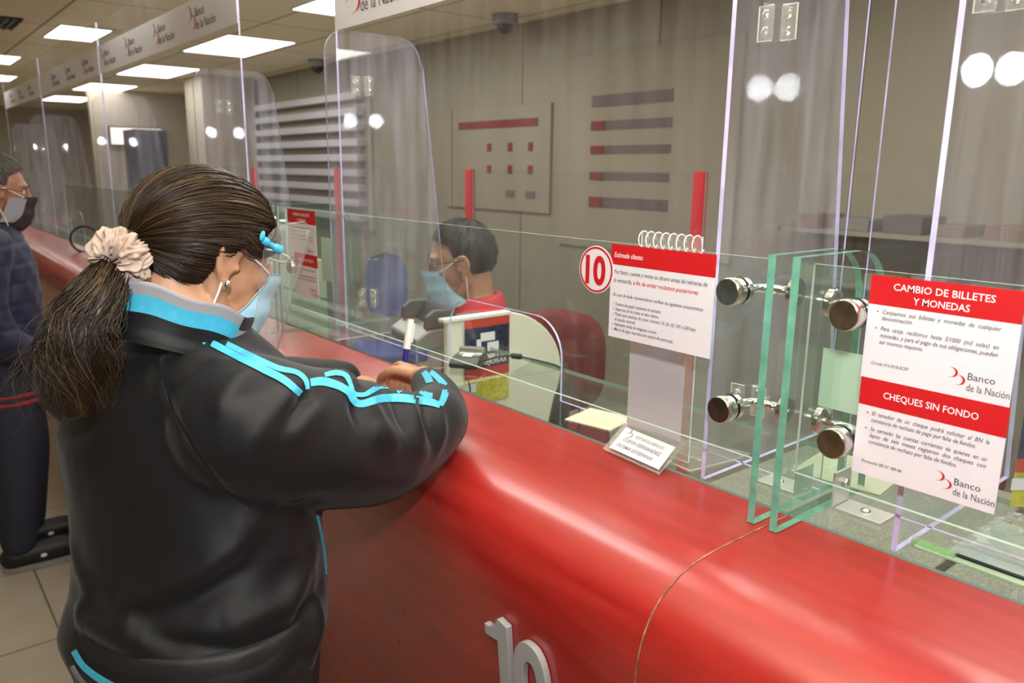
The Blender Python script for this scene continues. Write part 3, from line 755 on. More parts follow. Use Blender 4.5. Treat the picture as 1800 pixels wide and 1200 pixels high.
# ring bound flip chart on a clear stand, behind the glass
r = thing('flip_chart', (1.10, 0.90, 1.084), 'ring bound flip chart with blank pinkish page on a clear stand', 'flip chart')
x = 1.085
pinkish = pbr('pinkish_page', (0.66, 0.60, 0.66), 0.6)
MB().box((x, 0.845, 1.107), (x+0.0015, 0.975, 1.455)).build('page', pinkish, r)
MB().box((x+0.0025, 0.826, 1.0855), (x+0.006, 0.962, 1.492), mis=(1, 1, 1, 1, 0, 0)).build('clear_back', ['bracket', 'acredgewhite'], r)
MB().box((x+0.03, 0.815, 1.0855), (x+0.034, 0.965, 1.44), mis=(1, 1, 1, 1, 0, 0)).build('rear_leaf', ['bracket', 'acredgewhite'], r)
MB().prism([(1.06, 0.80), (1.165, 0.785), (1.215, 0.785), (1.215, 0.80), (1.175, 0.93), (1.165, 1.0), (1.08, 0.99)], (0, 0, 1.0842), (1, 0, 0), (0, 1, 0), (0, 0, 0.0035), 0, 1).build('base_plate', ['bracket', 'bracketedge'], r, fixn=True)
cb = MB()
for i in range(8):
    yy = 0.958 - i*0.0172
    pts = [(x+0.002 + 0.0155*math.cos(a), yy - 0.004*a/PI, 1.478 + 0.0155*math.sin(a)) for a in [2*PI*k/22 for k in range(21)]]
    cb.tube(pts, 0.0011, 6)
cb.build('wire_rings', 'inkwhite', r, smooth=True)
# pale papers and sheets
def paper(name, c, ax, ay, th, mat, label, cat='paper', group=None):
    c = Vector(c); ax = Vector(ax); ay = Vector(ay)
    nn = ax.cross(ay).normalized()*th/2
    return tag(MB().obox(c, ax, ay, nn).build(name, mat, None, loc=c - nn), label, cat, group)
pale = pbr('pale_cream_paper', (0.62, 0.62, 0.46), 0.7, noise=0.05)
paper('document', (1.145, 1.105, 1.0850), (0.050, 0.012, 0), (-0.012, 0.055, 0), 0.002, pale, 'pale cream document lying left of the clear name plate')
paper('document', (1.285, 0.625, 1.0860), (0.075, 0.01, 0), (-0.01, 0.075, 0), 0.003, pale, 'cream document lying behind the glass fins foot')
g = MB().box((1.118, 0.541, 1.243), (1.1188, 0.607, 1.336)).build('note_sheet', 'pale_green', None, loc=(1.118, 0.573, 1.243)); tag(g, 'pale green square note stuck behind the glass fins', 'note')
g = MB().box((1.118, 2.28, 1.24), (1.1188, 2.355, 1.38)).build('note_sheet', 'pale_green', None, loc=(1.118, 2.32, 1.24)); tag(g, 'pale green note beside the small distant notices', 'note')
greyp = pbr('grey_print', (0.52, 0.52, 0.54), 0.6)
paper('printed_form', (1.22, 0.33, 1.0712), (0.09, 0, 0), (0, 0.07, 0), 0.002, greyp, 'grey printed forms under the glass worktop at the right edge')
paper('printed_form', (1.50, 0.72, 0.7615), (0.10, 0.02, 0), (-0.02, 0.13, 0), 0.003, greyp, 'grey printed forms lying on the desk below the flip chart')
# green tube pen under a clear wrap, crumpled plastic bag
r = thing('green_ruler', (1.09, 0.35, 1.086), 'green plastic sleeve with black rod on the glass worktop', 'ruler')
grn = pbr('green_plastic', (0.42, 0.56, 0.36), 0.25, spec=0.6)
MB().obox((1.094, 0.30, 1.0865), (0.011, 0, 0), (0.001, 0.125, 0), (0, 0, 0.0018)).build('sleeve', grn, r, bevel=0.001)
MB().tube([(1.097, 0.375, 1.0905), (1.099, 0.17, 1.0905)], 0.0026, 10).build('black_rod', 'black', r)
wr = MB(); seg = 26
wr.tube([(1.093, 0.43 - 0.0045*i + 0.001*math.sin(i), 1.090) for i in range(14)], [0.007 + 0.0022*math.sin(i*2.1) for i in range(14)], 12)
wr.build('wrapped_end', clear('green_cellophane', (0.80, 0.92, 0.76), haze=0.22, hazecol=(0.6, 0.85, 0.5), rough=0.1), r, smooth=True)
pb = MB(); n = 26; vs = []
for j in range(n):
    for i in range(n):
        u = i/(n-1); v = j/(n-1)
        p = Vector((1.15 + 0.13*u, 0.20 + 0.20*v, 1.087))
        e = math.sin(PI*u)*math.sin(PI*v)
        nz = mnoise.noise(Vector((u*5, v*5, 1.7))) + 0.6*mnoise.noise(Vector((u*13, v*12, 5.1)))
        p.z += 0.045*e*(0.8 + 0.9*abs(nz)); p.x += 0.012*nz; p.y += 0.012*mnoise.noise(Vector((v*9, u*9, 9)))
        vs.append(p)
pb.add(vs, [(j*n+i, j*n+i+1, (j+1)*n+i+1, (j+1)*n+i) for j in range(n-1) for i in range(n-1)])
o = pb.build('plastic_bag', clear('crinkled_cellophane', (0.93, 0.93, 0.9), haze=0.16, hazecol=(0.9, 0.88, 0.8), rough=0.12), None, loc=(1.21, 0.30, 1.086)); tag(o, 'crumpled clear plastic bag under the corner of the cheque notice', 'plastic bag')
# dark poster stand seen right of the cheque notice
r = thing('display_card', (1.40, 0.36, 1.0), 'dark blue and red card stand just right of the cheque notice', 'card stand')
def leaflet(r, c, rt, h, w_, th=0.002):
    c = Vector(c); rt = Vector(rt).normalized(); nn = rt.cross(Vector((0, 0, 1)))
    def slab(u0, u1, v0, v1, mat, name, off):
        p = c + rt*(w_*(u0+u1)/2) + Vector((0, 0, h*(v0+v1)/2)) + nn*off
        MB().obox(p, rt*(w_*(u1-u0)/2), nn*(th/2), (0, 0, h*(v1-v0)/2)).build(name, mat, r)
    navy = M.get('navy') or pbr('navy_print', (0.02, 0.025, 0.07), 0.4, noise=0.9, nscale=60); M['navy'] = navy
    yel = M.get('yel') or pbr('yellow_print', (0.55, 0.50, 0.05), 0.5, noise=0.3, nscale=80); M['yel'] = yel
    red2 = M.get('red2') or pbr('leaflet_red', (0.55, 0.05, 0.03), 0.4); M['red2'] = red2
    slab(0, 1, 0, 0.30, yel, 'yellow_panel', 0); slab(0, 1, 0.30, 0.42, red2, 'red_panel', 0)
    slab(0, 1, 0.42, 0.90, navy, 'photo_panel', 0); slab(0, 1, 0.90, 1.0, red2, 'red_strip', 0)
    t = MB()
    for (s, u, v, sz, al) in (('Trabajamos para', 0.95, 0.53, 0.022, 'RIGHT'), ('MEJORAR', 0.95, 0.45, 0.024, 'RIGHT')):
        text_mesh(t, s, c + rt*(w_*u) + Vector((0, 0, h*v)) + nn*(th*0.8), sz, rt, (0, 0, 1), align=al, bold=0.02, width=w_*0.6)
    t.build('lettering', 'inkwhite', r)
    y = MB()
    for (u, v, a, b, cc) in ((0.10, 0.20, 0.14, 0.05, 0), (0.5, 0.78, 0.16, 0.05, 0), (0.62, 0.66, 0.13, 0.05, 0), (0.3, 0.7, 0.05, 0.06, 0)):
        y.obox(c + rt*(w_*u) + Vector((0, 0, h*v)) + nn*(th*0.7), rt*(w_*a), nn*0.0003, (0, 0, h*b))
    y.build('pale_patches', 'paper', r)
leaflet(r, (1.32, 0.385, 1.095), (0.8, -0.6, 0), 0.19, 0.10)
# cream rounded partition board with a taped leaflet (window ten)
r = thing('side_partition', (1.45, 1.81, 0.76), 'cream board with rounded right corner carrying a colourful leaflet', 'partition')
poly = [(1.23, 0.77), (1.62, 0.77)] + [(1.40 + 0.275*math.cos(a), 0.97 + 0.215*math.sin(a)) for a in [(-0.45 + (PI/2 + 0.45)*i/16) for i in range(17)]] + [(1.23, 1.182)]
MB().prism(poly, (0, 1.80, 0), (1, 0, 0), (0, 0, 1), (0, 0.020, 0)).build('board', pbr('ivory_board', (0.80, 0.78, 0.66), 0.5), r, bevel=0.004, fixn=True)
MB().box((1.215, 1.794, 1.172), (1.46, 1.826, 1.184)).build('top_rail', 'white', r, bevel=0.003)
lf = thing('leaflet', (1.38, 1.797, 0.9), 'colourful leaflet taped to the cream board behind the scanner', 'leaflet')
leaflet(lf, (1.289, 1.796, 0.915), (1, 0, 0), 0.258, 0.165)

# banknote counting machine
r = thing('counting_machine', (1.285, 1.965, 1.0845), 'silver and black banknote counting machine behind the white pen', 'counting machine')
T = Matrix.Translation((1.285, 1.965, 1.0845)) @ Matrix.Scale(1.05, 4) @ Matrix.Rotation(math.radians(-12), 4, 'Z')
cheek = pbr('dark_grey_cheek', (0.09, 0.085, 0.08), 0.35)
def TB(mb, prof, w0, w1, mi=0):   # profile in local X,Z extruded along local Y
    n = len(prof)
    vs = [T @ Vector((p[0], w_, p[1])) for w_ in (w0, w1) for p in prof]
    return mb.add(vs, [tuple(range(n)), tuple(reversed(range(n, 2*n)))] + [(i, n+i, n+(i+1) % n, (i+1) % n) for i in range(n)])
TB(MB(), [(-.09, 0), (.10, 0), (.10, .045), (.06, .06), (-.05, .055), (-.09, .03)], -.11, .11).build('base', 'silver', r, bevel=0.006, fixn=True)
TB(MB(), [(-.06, .055), (.03, .06), (.045, .085), (.02, .108), (-.03, .108), (-.055, .09)], -.105, -.085).build('side_cheek', cheek, r, bevel=0.004, fixn=True)
TB(MB(), [(-.06, .055), (.03, .06), (.045, .085), (.02, .108), (-.03, .108), (-.055, .09)], .085, .105).build('side_cheek', cheek, r, bevel=0.004, fixn=True)
TB(MB(), [(-.02, .058), (.0, .058), (.03, .10), (.012, .103)], -.083, .083).build('note_hopper', 'darkplastic', r, fixn=True)
TB(MB(), [(-.0925, .008), (-.0905, .008), (-.0905, .026), (-.0925, .026)], -.09, .09).build('front_slot', 'darkplastic', r, fixn=True)
TB(MB(), [(.05, .055), (.16, .066), (.16, .072), (.05, .066)], -.10, .03).build('stacker_tray', 'silver', r, bevel=0.002, fixn=True)
TB(MB(), [(.06, .0), (.155, .0), (.155, .05), (.06, .045)], -.095, .02).build('rear_housing', 'darkplastic', r, bevel=0.003, fixn=True)
# fingerprint scanner on the worktop
r = thing('fingerprint_scanner', (1.19, 1.64, 1.0845), 'small silver fingerprint scanner with cable on the glass worktop', 'scanner')
T = Matrix.Translation((1.20, 1.655, 1.0848)) @ Matrix.Rotation(math.radians(38), 4, 'Z')
TB(MB(), [(-.055, 0), (.055, 0), (.060, .016), (.03, .026), (-.03, .026), (-.060, .014)], -.040, .040).build('body', 'darkplastic', r, bevel=0.006, fixn=True)
TB(MB(), [(-.052, .016), (-.03, .0255), (.02, .0265), (.026, .042), (.05, .040), (.056, .020), (.05, .018), (.03, .022)], -.034, .034).build('top_shell', 'silver', r, bevel=0.003, fixn=True)
TB(MB(), [(-.022, .0268), (.010, .0272), (.010, .0282), (-.022, .0278)], -.013, .013).build('glass_window', 'inkwhite', r, fixn=True)
r2 = r
cab = [(1.232, 1.625, 1.096), (1.26, 1.60, 1.108), (1.285, 1.575, 1.112)]
cab2 = [(1.303, 1.555, 1.110), (1.34, 1.52, 1.100), (1.375, 1.48, 1.085), (1.385, 1.45, 1.05), (1.375, 1.40, 0.95), (1.30, 1.40, 0.86), (1.2, 1.45, 0.80), (1.13, 1.5, 0.768)]
def smoothpath(P, n=8):
    P = [Vector(p) for p in P]; out = []
    for i in range(len(P)-1):
        a = P[max(i-1, 0)]; b = P[i]; c = P[i+1]; d = P[min(i+2, len(P)-1)]
        for k in range(n):
            t = k/n; out.append(0.5*((2*b) + (c-a)*t + (2*a-5*b+4*c-d)*t*t + (-a+3*b-3*c+d)*t**3))
    out.append(P[-1]); return out
MB().tube(smoothpath(cab), 0.0024, 8).tube(smoothpath(cab2), 0.0024, 8).build('cable', 'black', r2, smooth=True)
MB().tube([(1.283, 1.577, 1.112), (1.286, 1.574, 1.112), (1.301, 1.558, 1.1105), (1.304, 1.555, 1.110)], [0.005, 0.008, 0.008, 0.005], 14).build('ferrite_bead', 'black', r2, smooth=True)
MB().tube(smoothpath([(1.165, 1.625, 1.0715), (1.165, 1.60, 1.03), (1.15, 1.60, 0.93), (1.14, 1.62, 0.80)]), 0.0022, 8).build('hanging_cable', 'black', r2, smooth=True)

# chairs on the staff side
def office_chair(name, mat, c, az, label, zback=1.12, wb=0.40):
    r = thing(name, (c[0], c[1], 0), label, 'chair')
    T = Matrix.Translation((c[0], c[1], 0)) @ Matrix.Rotation(az, 4, 'Z')   # +X local = facing
    zb0 = zback - 0.42
    # curved back
    b = MB(); nu = 22; nv = 16; th = 0.05
    for s in (0, 1):
        vs = []
        for j in range(nv+1):
            for i in range(nu+1):
                u = -1 + 2*i/nu; v = j/nv
                # superellipse outline
                vv = -1 + 2*v
                sx_ = (max(0, 1 - abs(vv)**3.2))**(1/2.6)
                y = u*wb/2*max(sx_, 0.02); z = zb0 + 0.42*v
                x_ = -0.24 - 0.03*v + 0.07*(u*u)*0.8
                bulge = th*(1 - 0.0*(u*u))*(0.5 if s else -0.5)*max(0.15, (1-abs(u)**4)*(1-abs(vv)**4))
                vs.append(T @ Vector((x_ + bulge, y, z)))
        base = len(b.v)
        fs = [(j*(nu+1)+i, j*(nu+1)+i+1, (j+1)*(nu+1)+i+1, (j+1)*(nu+1)+i) for j in range(nv) for i in range(nu)]
        b.add(vs, fs if s else [tuple(reversed(f)) for f in fs])
        if s == 0: k0 = base
        else: k1 = base
    ring_ = [i for i in range(nu+1)] + [(j+1)*(nu+1)+nu for j in range(nv)] + [nv*(nu+1)+nu-1-i for i in range(nu)] + [(nv-1-j)*(nu+1) for j in range(nv)]
    ring_ = ring_[:-1] if ring_[0] == ring_[-1] else ring_
    b.f += [(k0+ring_[i], k0+ring_[(i+1) % len(ring_)], k1+ring_[(i+1) % len(ring_)], k1+ring_[i]) for i in range(len(ring_))]; b.m += [0]*len(ring_)
    b.build('backrest', mat, r, smooth=True, fixn=True)
    s = MB(); pl = rounded(0.46, 0.46, 0.09)
    s.prism([(p[0]-0.23, p[1]-0.23) for p in pl], T @ Vector((0, 0, 0.43)), T.to_3x3() @ Vector((1, 0, 0)), T.to_3x3() @ Vector((0, 1, 0)), (0, 0, 0.07))
    s.build('seat', mat, r, bevel=0.02, fixn=True)
    MB().tube([T @ Vector((0, 0, 0.10)), T @ Vector((0, 0, 0.43))], 0.025, 14).build('gas_post', 'darkplastic', r)
    MB().tube([T @ Vector((-0.05, 0, 0.42)), T @ Vector((-0.30, 0, 0.46)), T @ Vector((-0.31, 0, zb0+0.15))], 0.018, 10).build('back_bar', 'darkplastic', r)
    for k in range(5):
        a = 2*PI*k/5
        e = T @ Vector((0.27*math.cos(a), 0.27*math.sin(a), 0.07))
        l = MB().tube([T @ Vector((0, 0, 0.12)), e], [0.022, 0.014], 10).build('leg', 'darkplastic', r)
        MB().cyl(e + Vector((0, -0.012, -0.045)), e + Vector((0, 0.012, -0.045)), 0.0245, 14).build('caster', 'darkplastic', l)
    return r
office_chair('office_chair', 'blue', (2.44, 4.22), math.radians(243), 'blue office chair with a label, seen left of the seated clerk', zback=1.07, wb=0.27)
office_chair('office_chair', 'maroon', (2.12, 2.30), math.radians(46), 'maroon fabric office chair standing empty right of the seated clerk', zback=1.09, wb=0.38)
office_chair('office_chair', 'maroon', (2.62, 1.10), math.radians(150), 'maroon office chair low behind the two glass fins', zback=0.90, wb=0.46)
# storage unit with a printer beside the blue chair (blurred background)
r = thing('storage_cabinet', (2.2, 5.7, 0), 'low cream cabinet with grey printer behind the blue chair', 'cabinet')
MB().box((2.0, 5.2, 0), (2.5, 6.2, 0.95)).build('body', 'cream', r, bevel=0.004)
for k in range(2): MB().box((1.985, 5.22 + 0.5*k, 0.05), (1.999, 5.68 + 0.5*k, 0.93)).build('door', 'cream', r, bevel=0.003)
p = thing('printer', (2.22, 5.6, 0.95), 'grey printer standing on the low cream cabinet', 'printer')
MB().box((2.05, 5.35, 0.95), (2.42, 5.85, 1.18)).build('body', 'grey', p, bevel=0.02)
MB().box((2.04, 5.42, 1.0), (2.06, 5.78, 1.06)).build('paper_slot', 'black', p)
# low glass partition with red posts along the aisle
PX = 2.95
posts = [0.48, 2.27, 4.05, 5.86, 7.62, 9.40]
redpost = pbr('red_post_paint', (0.62, 0.015, 0.03), 0.4)
for i, y in enumerate(posts):
    lb = ['red vertical post at the right, behind the exchange notice', 'red vertical post right of the client notice coil, nearest bright one', 'red vertical post above the seated clerk head',
          'red vertical post seen through the round topped divider', 'red vertical post just above the woman forehead', 'farthest red vertical post of the low partition'][i]
    tag(MB().box((PX-0.02, y-0.028, 0), (PX+0.02, y+0.028, 1.60)).build('partition_post', redpost, None, loc=(PX, y, 0), bevel=0.003), lb, 'post', 'red posts of the low glass partition')
    if i:
        y0 = posts[i-1]+0.03; y1 = y-0.03
        tag(MB().box((PX-0.004, y0, 0.1), (PX+0.004, y1, 1.60), mis=(1, 1, 1, 1, 0, 0)).build('partition_glass', ['sheet', 'shelfedge'], None, loc=(PX, (y0+y1)/2, 0.1)),
            ['glass pane of the low partition behind the flip chart', 'glass pane of the low partition behind the seated clerk', 'glass pane of the low partition left of the clerk', 'glass pane of the low partition above the woman', 'farthest glass pane of the low partition'][i-1], 'glass pane', 'low partition panes')
# wall boards with dark and red strips
mauve = pbr('mauve_strip', (0.145, 0.105, 0.105), 0.6); dred = pbr('dark_red_strip', (0.20, 0.012, 0.015), 0.6)
board = pbr('board_beige', (0.33, 0.295, 0.215), 0.7)
WX = 3.699
r = thing('information_board', (WX, 3.45, 1.3), 'beige wall board with five dark strips behind the acrylic screen', 'wall board')
MB().box((WX-0.02, 2.60, 1.10), (WX, 4.02, 2.32)).build('board', board, r, bevel=0.003)
for k, (z, h) in enumerate(((2.03, .070), (1.88, .055), (1.73, .05), (1.565, .05), (1.40, .065))):
    MB().box((WX-0.025, 3.06, z-h/2), (WX-0.02, 3.72, z+h/2)).build('dark_strip', mauve, r)
    if k: MB().box((WX-0.028, 3.60, z-h/2), (WX-0.025, 3.72, z+h/2)).build('red_square', dred, r)
r = thing('information_board', (WX, 4.6, 1.3), 'wall board with one red strip and small red squares', 'wall board')
MB().box((WX-0.02, 4.12, 1.30), (WX, 5.40, 2.05)).build('board', 'wall', r, bevel=0.003)
MB().box((WX-0.025, 4.25, 1.90), (WX-0.02, 5.2, 1.955)).build('red_strip', dred, r)
for z in (1.76, 1.60):
    for y in (4.30, 4.53, 4.78): MB().box((WX-0.025, y, z-0.03), (WX-0.02, y+0.05, z+0.03)).build('red_square', dred, r)
for y in (4.27, 4.50): MB().box((WX-0.025, y, 1.40), (WX-0.02, y+0.10, 1.45)).build('dark_square', mauve, r)
# white slatted rack on the far wall
r = thing('slatted_rack', (WX, 8.0, 1.1), 'white slatted rack on the far staff wall, left of the round topped divider', 'rack')
slat = pbr('slat_white', (0.50, 0.50, 0.54), 0.4)
MB().box((WX-0.03, 6.6, 1.0), (WX, 9.2, 2.34)).build('back', 'endwall' if False else 'wall', r)
for k in range(9): MB().box((WX-0.12, 6.7, 1.10+0.14*k), (WX-0.03, 9.15, 1.165+0.14*k)).build('slat', slat, r, bevel=0.004)
# shelf with folders low on the near staff wall
r = thing('wall_shelf', (3.5, 1.4, 0.9), 'grey wall shelf with folders seen through the screen at right', 'shelf')
for z in (1.10, 1.33): MB().box((3.35, 0.35, z), (WX, 2.2, z+0.02)).build('board', 'wall', r)
random.seed(3)
cols = [pbr('folder_dark', (0.12, 0.115, 0.10), 0.6), pbr('folder_yellow', (0.27, 0.25, 0.09), 0.6), pbr('folder_green', (0.22, 0.30, 0.12), 0.6), pbr('folder_brown', (0.20, 0.13, 0.09), 0.6), pbr('folder_grey', (0.22, 0.22, 0.2), 0.6)]
names = ['black', 'yellow', 'green', 'brown', 'grey']
ordn = ['leftmost', 'second from the left', 'third from the left', 'fourth from the left', 'fifth from the left', 'sixth from the left', 'rightmost']
for z, brd in ((1.12, 'lower'), (1.35, 'upper')):
    y = 2.02
    for q_ in range(7):
        w_ = random.uniform(0.07, 0.17); h_ = random.uniform(0.035, 0.08); ci = random.randrange(5)
        o = MB().box((3.38, y-w_, z), (3.62, y, z+h_)).build('folder', cols[ci], None, loc=(3.5, y-w_/2, z), bevel=0.003)
        tag(o, '%s folder, %s on the %s board of the wall shelf' % (names[ci], ordn[q_], brd), 'folder', 'folders on the wall shelf')
        y -= w_ + random.uniform(0.04, 0.09)
# ring magnifier on the far counter
r = thing('ring_mirror', (1.0, 5.35, 1.08), 'round black rimmed magnifier standing on the far red counter', 'magnifier')
cc = Vector((0.99, 5.35, 1.155)); dirn = Vector((0.3, 0.95, 0)).normalized(); sid = Vector((0.95, -0.3, 0)).normalized()
MB().tube([cc + (sid*math.cos(a) + Vector((0, 0, 1))*math.sin(a))*0.078 for a in [2*PI*k/32 for k in range(33)]], 0.007, 8).build('rim', 'black', r, smooth=True)
MB().lathe([(0, 0.001), (0.074, 0.001), (0.074, -0.001), (0, -0.001)], cc, dirn, 32).build('lens', 'glass', r)
# lit screen far left and boxes/partition items far behind
r = thing('wall_screen', (3.2, 12.0, 1.5), 'bright lit panel far behind the dividers at upper left', 'screen')
MB().box((2.65, 11.99, 1.86), (3.35, 12.04, 2.12)).build('frame', 'darkplastic', r)
MB().box((2.67, 11.975, 1.88), (3.33, 11.989, 2.10)).build('lit_panel', emis('warm_panel', (1.0, 0.86, 0.68), 2.2), r)
struct(MB().box((2.45, 12.05, 0), (3.7, 12.15, RZ)), 'wall_1', 'endwall')
r = thing('storage_locker', (2.55, 9.9, 0), 'dark tall locker far behind the dividers', 'locker')
MB().box((2.4, 9.7, 0), (2.75, 10.2, 2.0)).build('body', pbr('locker_dark', (0.03, 0.035, 0.06), 0.5), r, bevel=0.01)
MB().box((2.39, 9.93, 0.9), (2.4, 9.96, 1.05)).build('handle', 'steel', r)
# ================================================================== people
M['skin'] = pbr('skin', (0.52, 0.27, 0.155), 0.45, noise=0.10, nscale=30, bump=0.15, bscale=350, sss=0.12)
M['skinman'] = pbr('skin_tan', (0.36, 0.17, 0.095), 0.5, noise=0.10, nscale=30, sss=0.1)
M['skinclerk'] = pbr('skin_brown', (0.42, 0.22, 0.13), 0.5, noise=0.08, nscale=30, sss=0.1)
def twill(name, c, rough, sheen, bumpd):
    m, nt, out = newmat(name)
    b = N(nt, 'ShaderNodeBsdfPrincipled'); b.inputs['Base Color'].default_value = (*c, 1); b.inputs['Roughness'].default_value = rough
    b.inputs['Sheen Weight'].default_value = sheen; b.inputs['Sheen Roughness'].default_value = 0.4
    b.inputs['Specular IOR Level'].default_value = 0.32
    tc = N(nt, 'ShaderNodeTexCoord'); wv = N(nt, 'ShaderNodeTexWave'); wv.inputs['Scale'].default_value = 260; wv.bands_direction = 'DIAGONAL'
    nz = N(nt, 'ShaderNodeTexNoise'); nz.inputs['Scale'].default_value = 14; nz.inputs['Detail'].default_value = 4
    ad = N(nt, 'ShaderNodeMath', operation='MULTIPLY_ADD'); ad.inputs[1].default_value = 6.0
    bp = N(nt, 'ShaderNodeBump'); bp.inputs['Strength'].default_value = 0.35; bp.inputs['Distance'].default_value = bumpd
    L = nt.links.new
    L(tc.outputs['Object'], wv.inputs[0]); L(tc.outputs['Object'], nz.inputs[0]); L(nz.outputs[0], ad.inputs[0]); L(wv.outputs[0], ad.inputs[2])
    L(ad.outputs[0], bp.inputs['Height']); L(bp.outputs[0], b.inputs['Normal']); L(b.outputs[0], out.inputs[0]); return m
M['jacket'] = twill('black_tracksuit_cloth', (0.0075, 0.0075, 0.009), 0.52, 0.10, 0.0006)
M['cyan'] = pbr('cyan_trim', (0.06, 0.46, 0.68), 0.5, noise=0.08, nscale=90, bump=0.2, bscale=900)
M['greytrim'] = pbr('grey_trim', (0.33, 0.33, 0.36), 0.6)
M['maskblue'] = pbr('pale_blue_mask', (0.48, 0.78, 0.95), 0.7, bump=0.15, bscale=900)
M['loop'] = pbr('white_elastic', (0.85, 0.85, 0.9), 0.6)
M['navycloth'] = pbr('navy_quilted_cloth', (0.012, 0.018, 0.05), 0.6, sheen=0.1, bump=0.3, bscale=60)
M['jeans'] = pbr('dark_jeans', (0.02, 0.025, 0.045), 0.8, bump=0.3, bscale=300)
M['scrunchie'] = pbr('beige_ruffled_cloth', (0.50, 0.38, 0.31), 0.75, noise=0.1, nscale=60)
M['redshirt'] = pbr('red_polo_cloth', (0.50, 0.03, 0.045), 0.75, bump=0.2, bscale=200)
def hair_mat(name, root, hi, rough=.38):
    m, nt, out = newmat(name)
    b = N(nt, 'ShaderNodeBsdfPrincipled'); b.inputs['Roughness'].default_value = rough; b.inputs['Specular IOR Level'].default_value = 0.5
    at_ = N(nt, 'ShaderNodeAttribute'); at_.attribute_name = 'tone'
    cr = N(nt, 'ShaderNodeValToRGB'); e = cr.color_ramp.elements
    e[0].position = 0; e[0].color = (*root, 1); e[1].position = 1; e[1].color = (*hi, 1)
    nt.links.new(at_.outputs['Fac'], cr.inputs[0]); nt.links.new(cr.outputs[0], b.inputs['Base Color']); nt.links.new(b.outputs[0], out.inputs[0]); return m
M['hair'] = hair_mat('brown_hair', (0.010, 0.005, 0.0035), (0.21, 0.12, 0.045))
M['greyhair'] = hair_mat('greying_hair', (0.035, 0.03, 0.025), (0.26, 0.24, 0.20), .7)
M['darkhair'] = hair_mat('dark_hair', (0.010, 0.009, 0.009), (0.05, 0.045, 0.04), .7)

def fuse(mb, voxel, smooth=6, factor=0.5):
    me = bpy.data.meshes.new('tmp'); me.from_pydata(mb.v, [], mb.f); me.update()
    o = bpy.data.objects.new('tmp', me); col.objects.link(o)
    md = o.modifiers.new('r', 'REMESH'); md.mode = 'VOXEL'; md.voxel_size = voxel
    if smooth:
        sm = o.modifiers.new('s', 'SMOOTH'); sm.iterations = smooth; sm.factor = factor
    dg = bpy.context.evaluated_depsgraph_get(); dg.update()
    e = o.evaluated_get(dg).to_mesh()
    v = np.empty(len(e.vertices)*3); e.vertices.foreach_get('co', v); v = v.reshape(-1, 3)
    nn = np.empty(len(e.vertices)*3); e.vertices.foreach_get('normal', nn); nn = nn.reshape(-1, 3)
    f = [tuple(p.vertices) for p in e.polygons]
    o.evaluated_get(dg).to_mesh_clear()
    bpy.data.objects.remove(o); bpy.data.meshes.remove(me)
    return v, nn, f
def out_mesh(v, f, name, mats, parent, sub=0):
    m = MB(); m.v = [tuple(p) for p in v]; m.f = list(f); m.m = [0]*len(f)
    return m.build(name, mats, parent, smooth=True, sub=sub)
def loft(mb, rings, seg=40, e=2.2):
    """rings: (centre, axis a, ra, axis b, rb)"""
    vs = []
    for (c, A_, ra, B_, rb) in rings:
        for k in range(seg):
            t = 2*PI*k/seg; cs = math.cos(t); sn = math.sin(t)
            vs.append(Vector(c) + Vector(A_)*ra*math.copysign(abs(cs)**(2/e), cs) + Vector(B_)*rb*math.copysign(abs(sn)**(2/e), sn))
    n = len(rings)
    fs = [(i*seg+k, i*seg+(k+1) % seg, (i+1)*seg+(k+1) % seg, (i+1)*seg+k) for i in range(n-1) for k in range(seg)]
    fs += [tuple(reversed(range(seg))), tuple((n-1)*seg+k for k in range(seg))]
    return mb.add(vs, fs)
def limb(mb, pts, rs, seg=22, n=5):
    P = smoothpath(pts, n); R_ = []
    m = len(pts)
    for i in range(m-1):
        for k in range(n): R_.append(rs[i] + (rs[i+1]-rs[i])*(k/n))
    R_.append(rs[-1])
    mb.tube(P, R_, seg)
    mb.ball(P[0], rs[0]*0.97); mb.ball(P[-1], rs[-1]*0.97)
    return mb
def frame(az, pitch):
    a = math.radians(az); p = math.radians(pitch)
    F = Vector((math.sin(a)*math.cos(p), math.cos(a)*math.cos(p), -math.sin(p)))
    L = Vector((-math.cos(a), math.sin(a), 0)); U = F.cross(L)
    if U.z < 0: U = -U
    return F, L, U
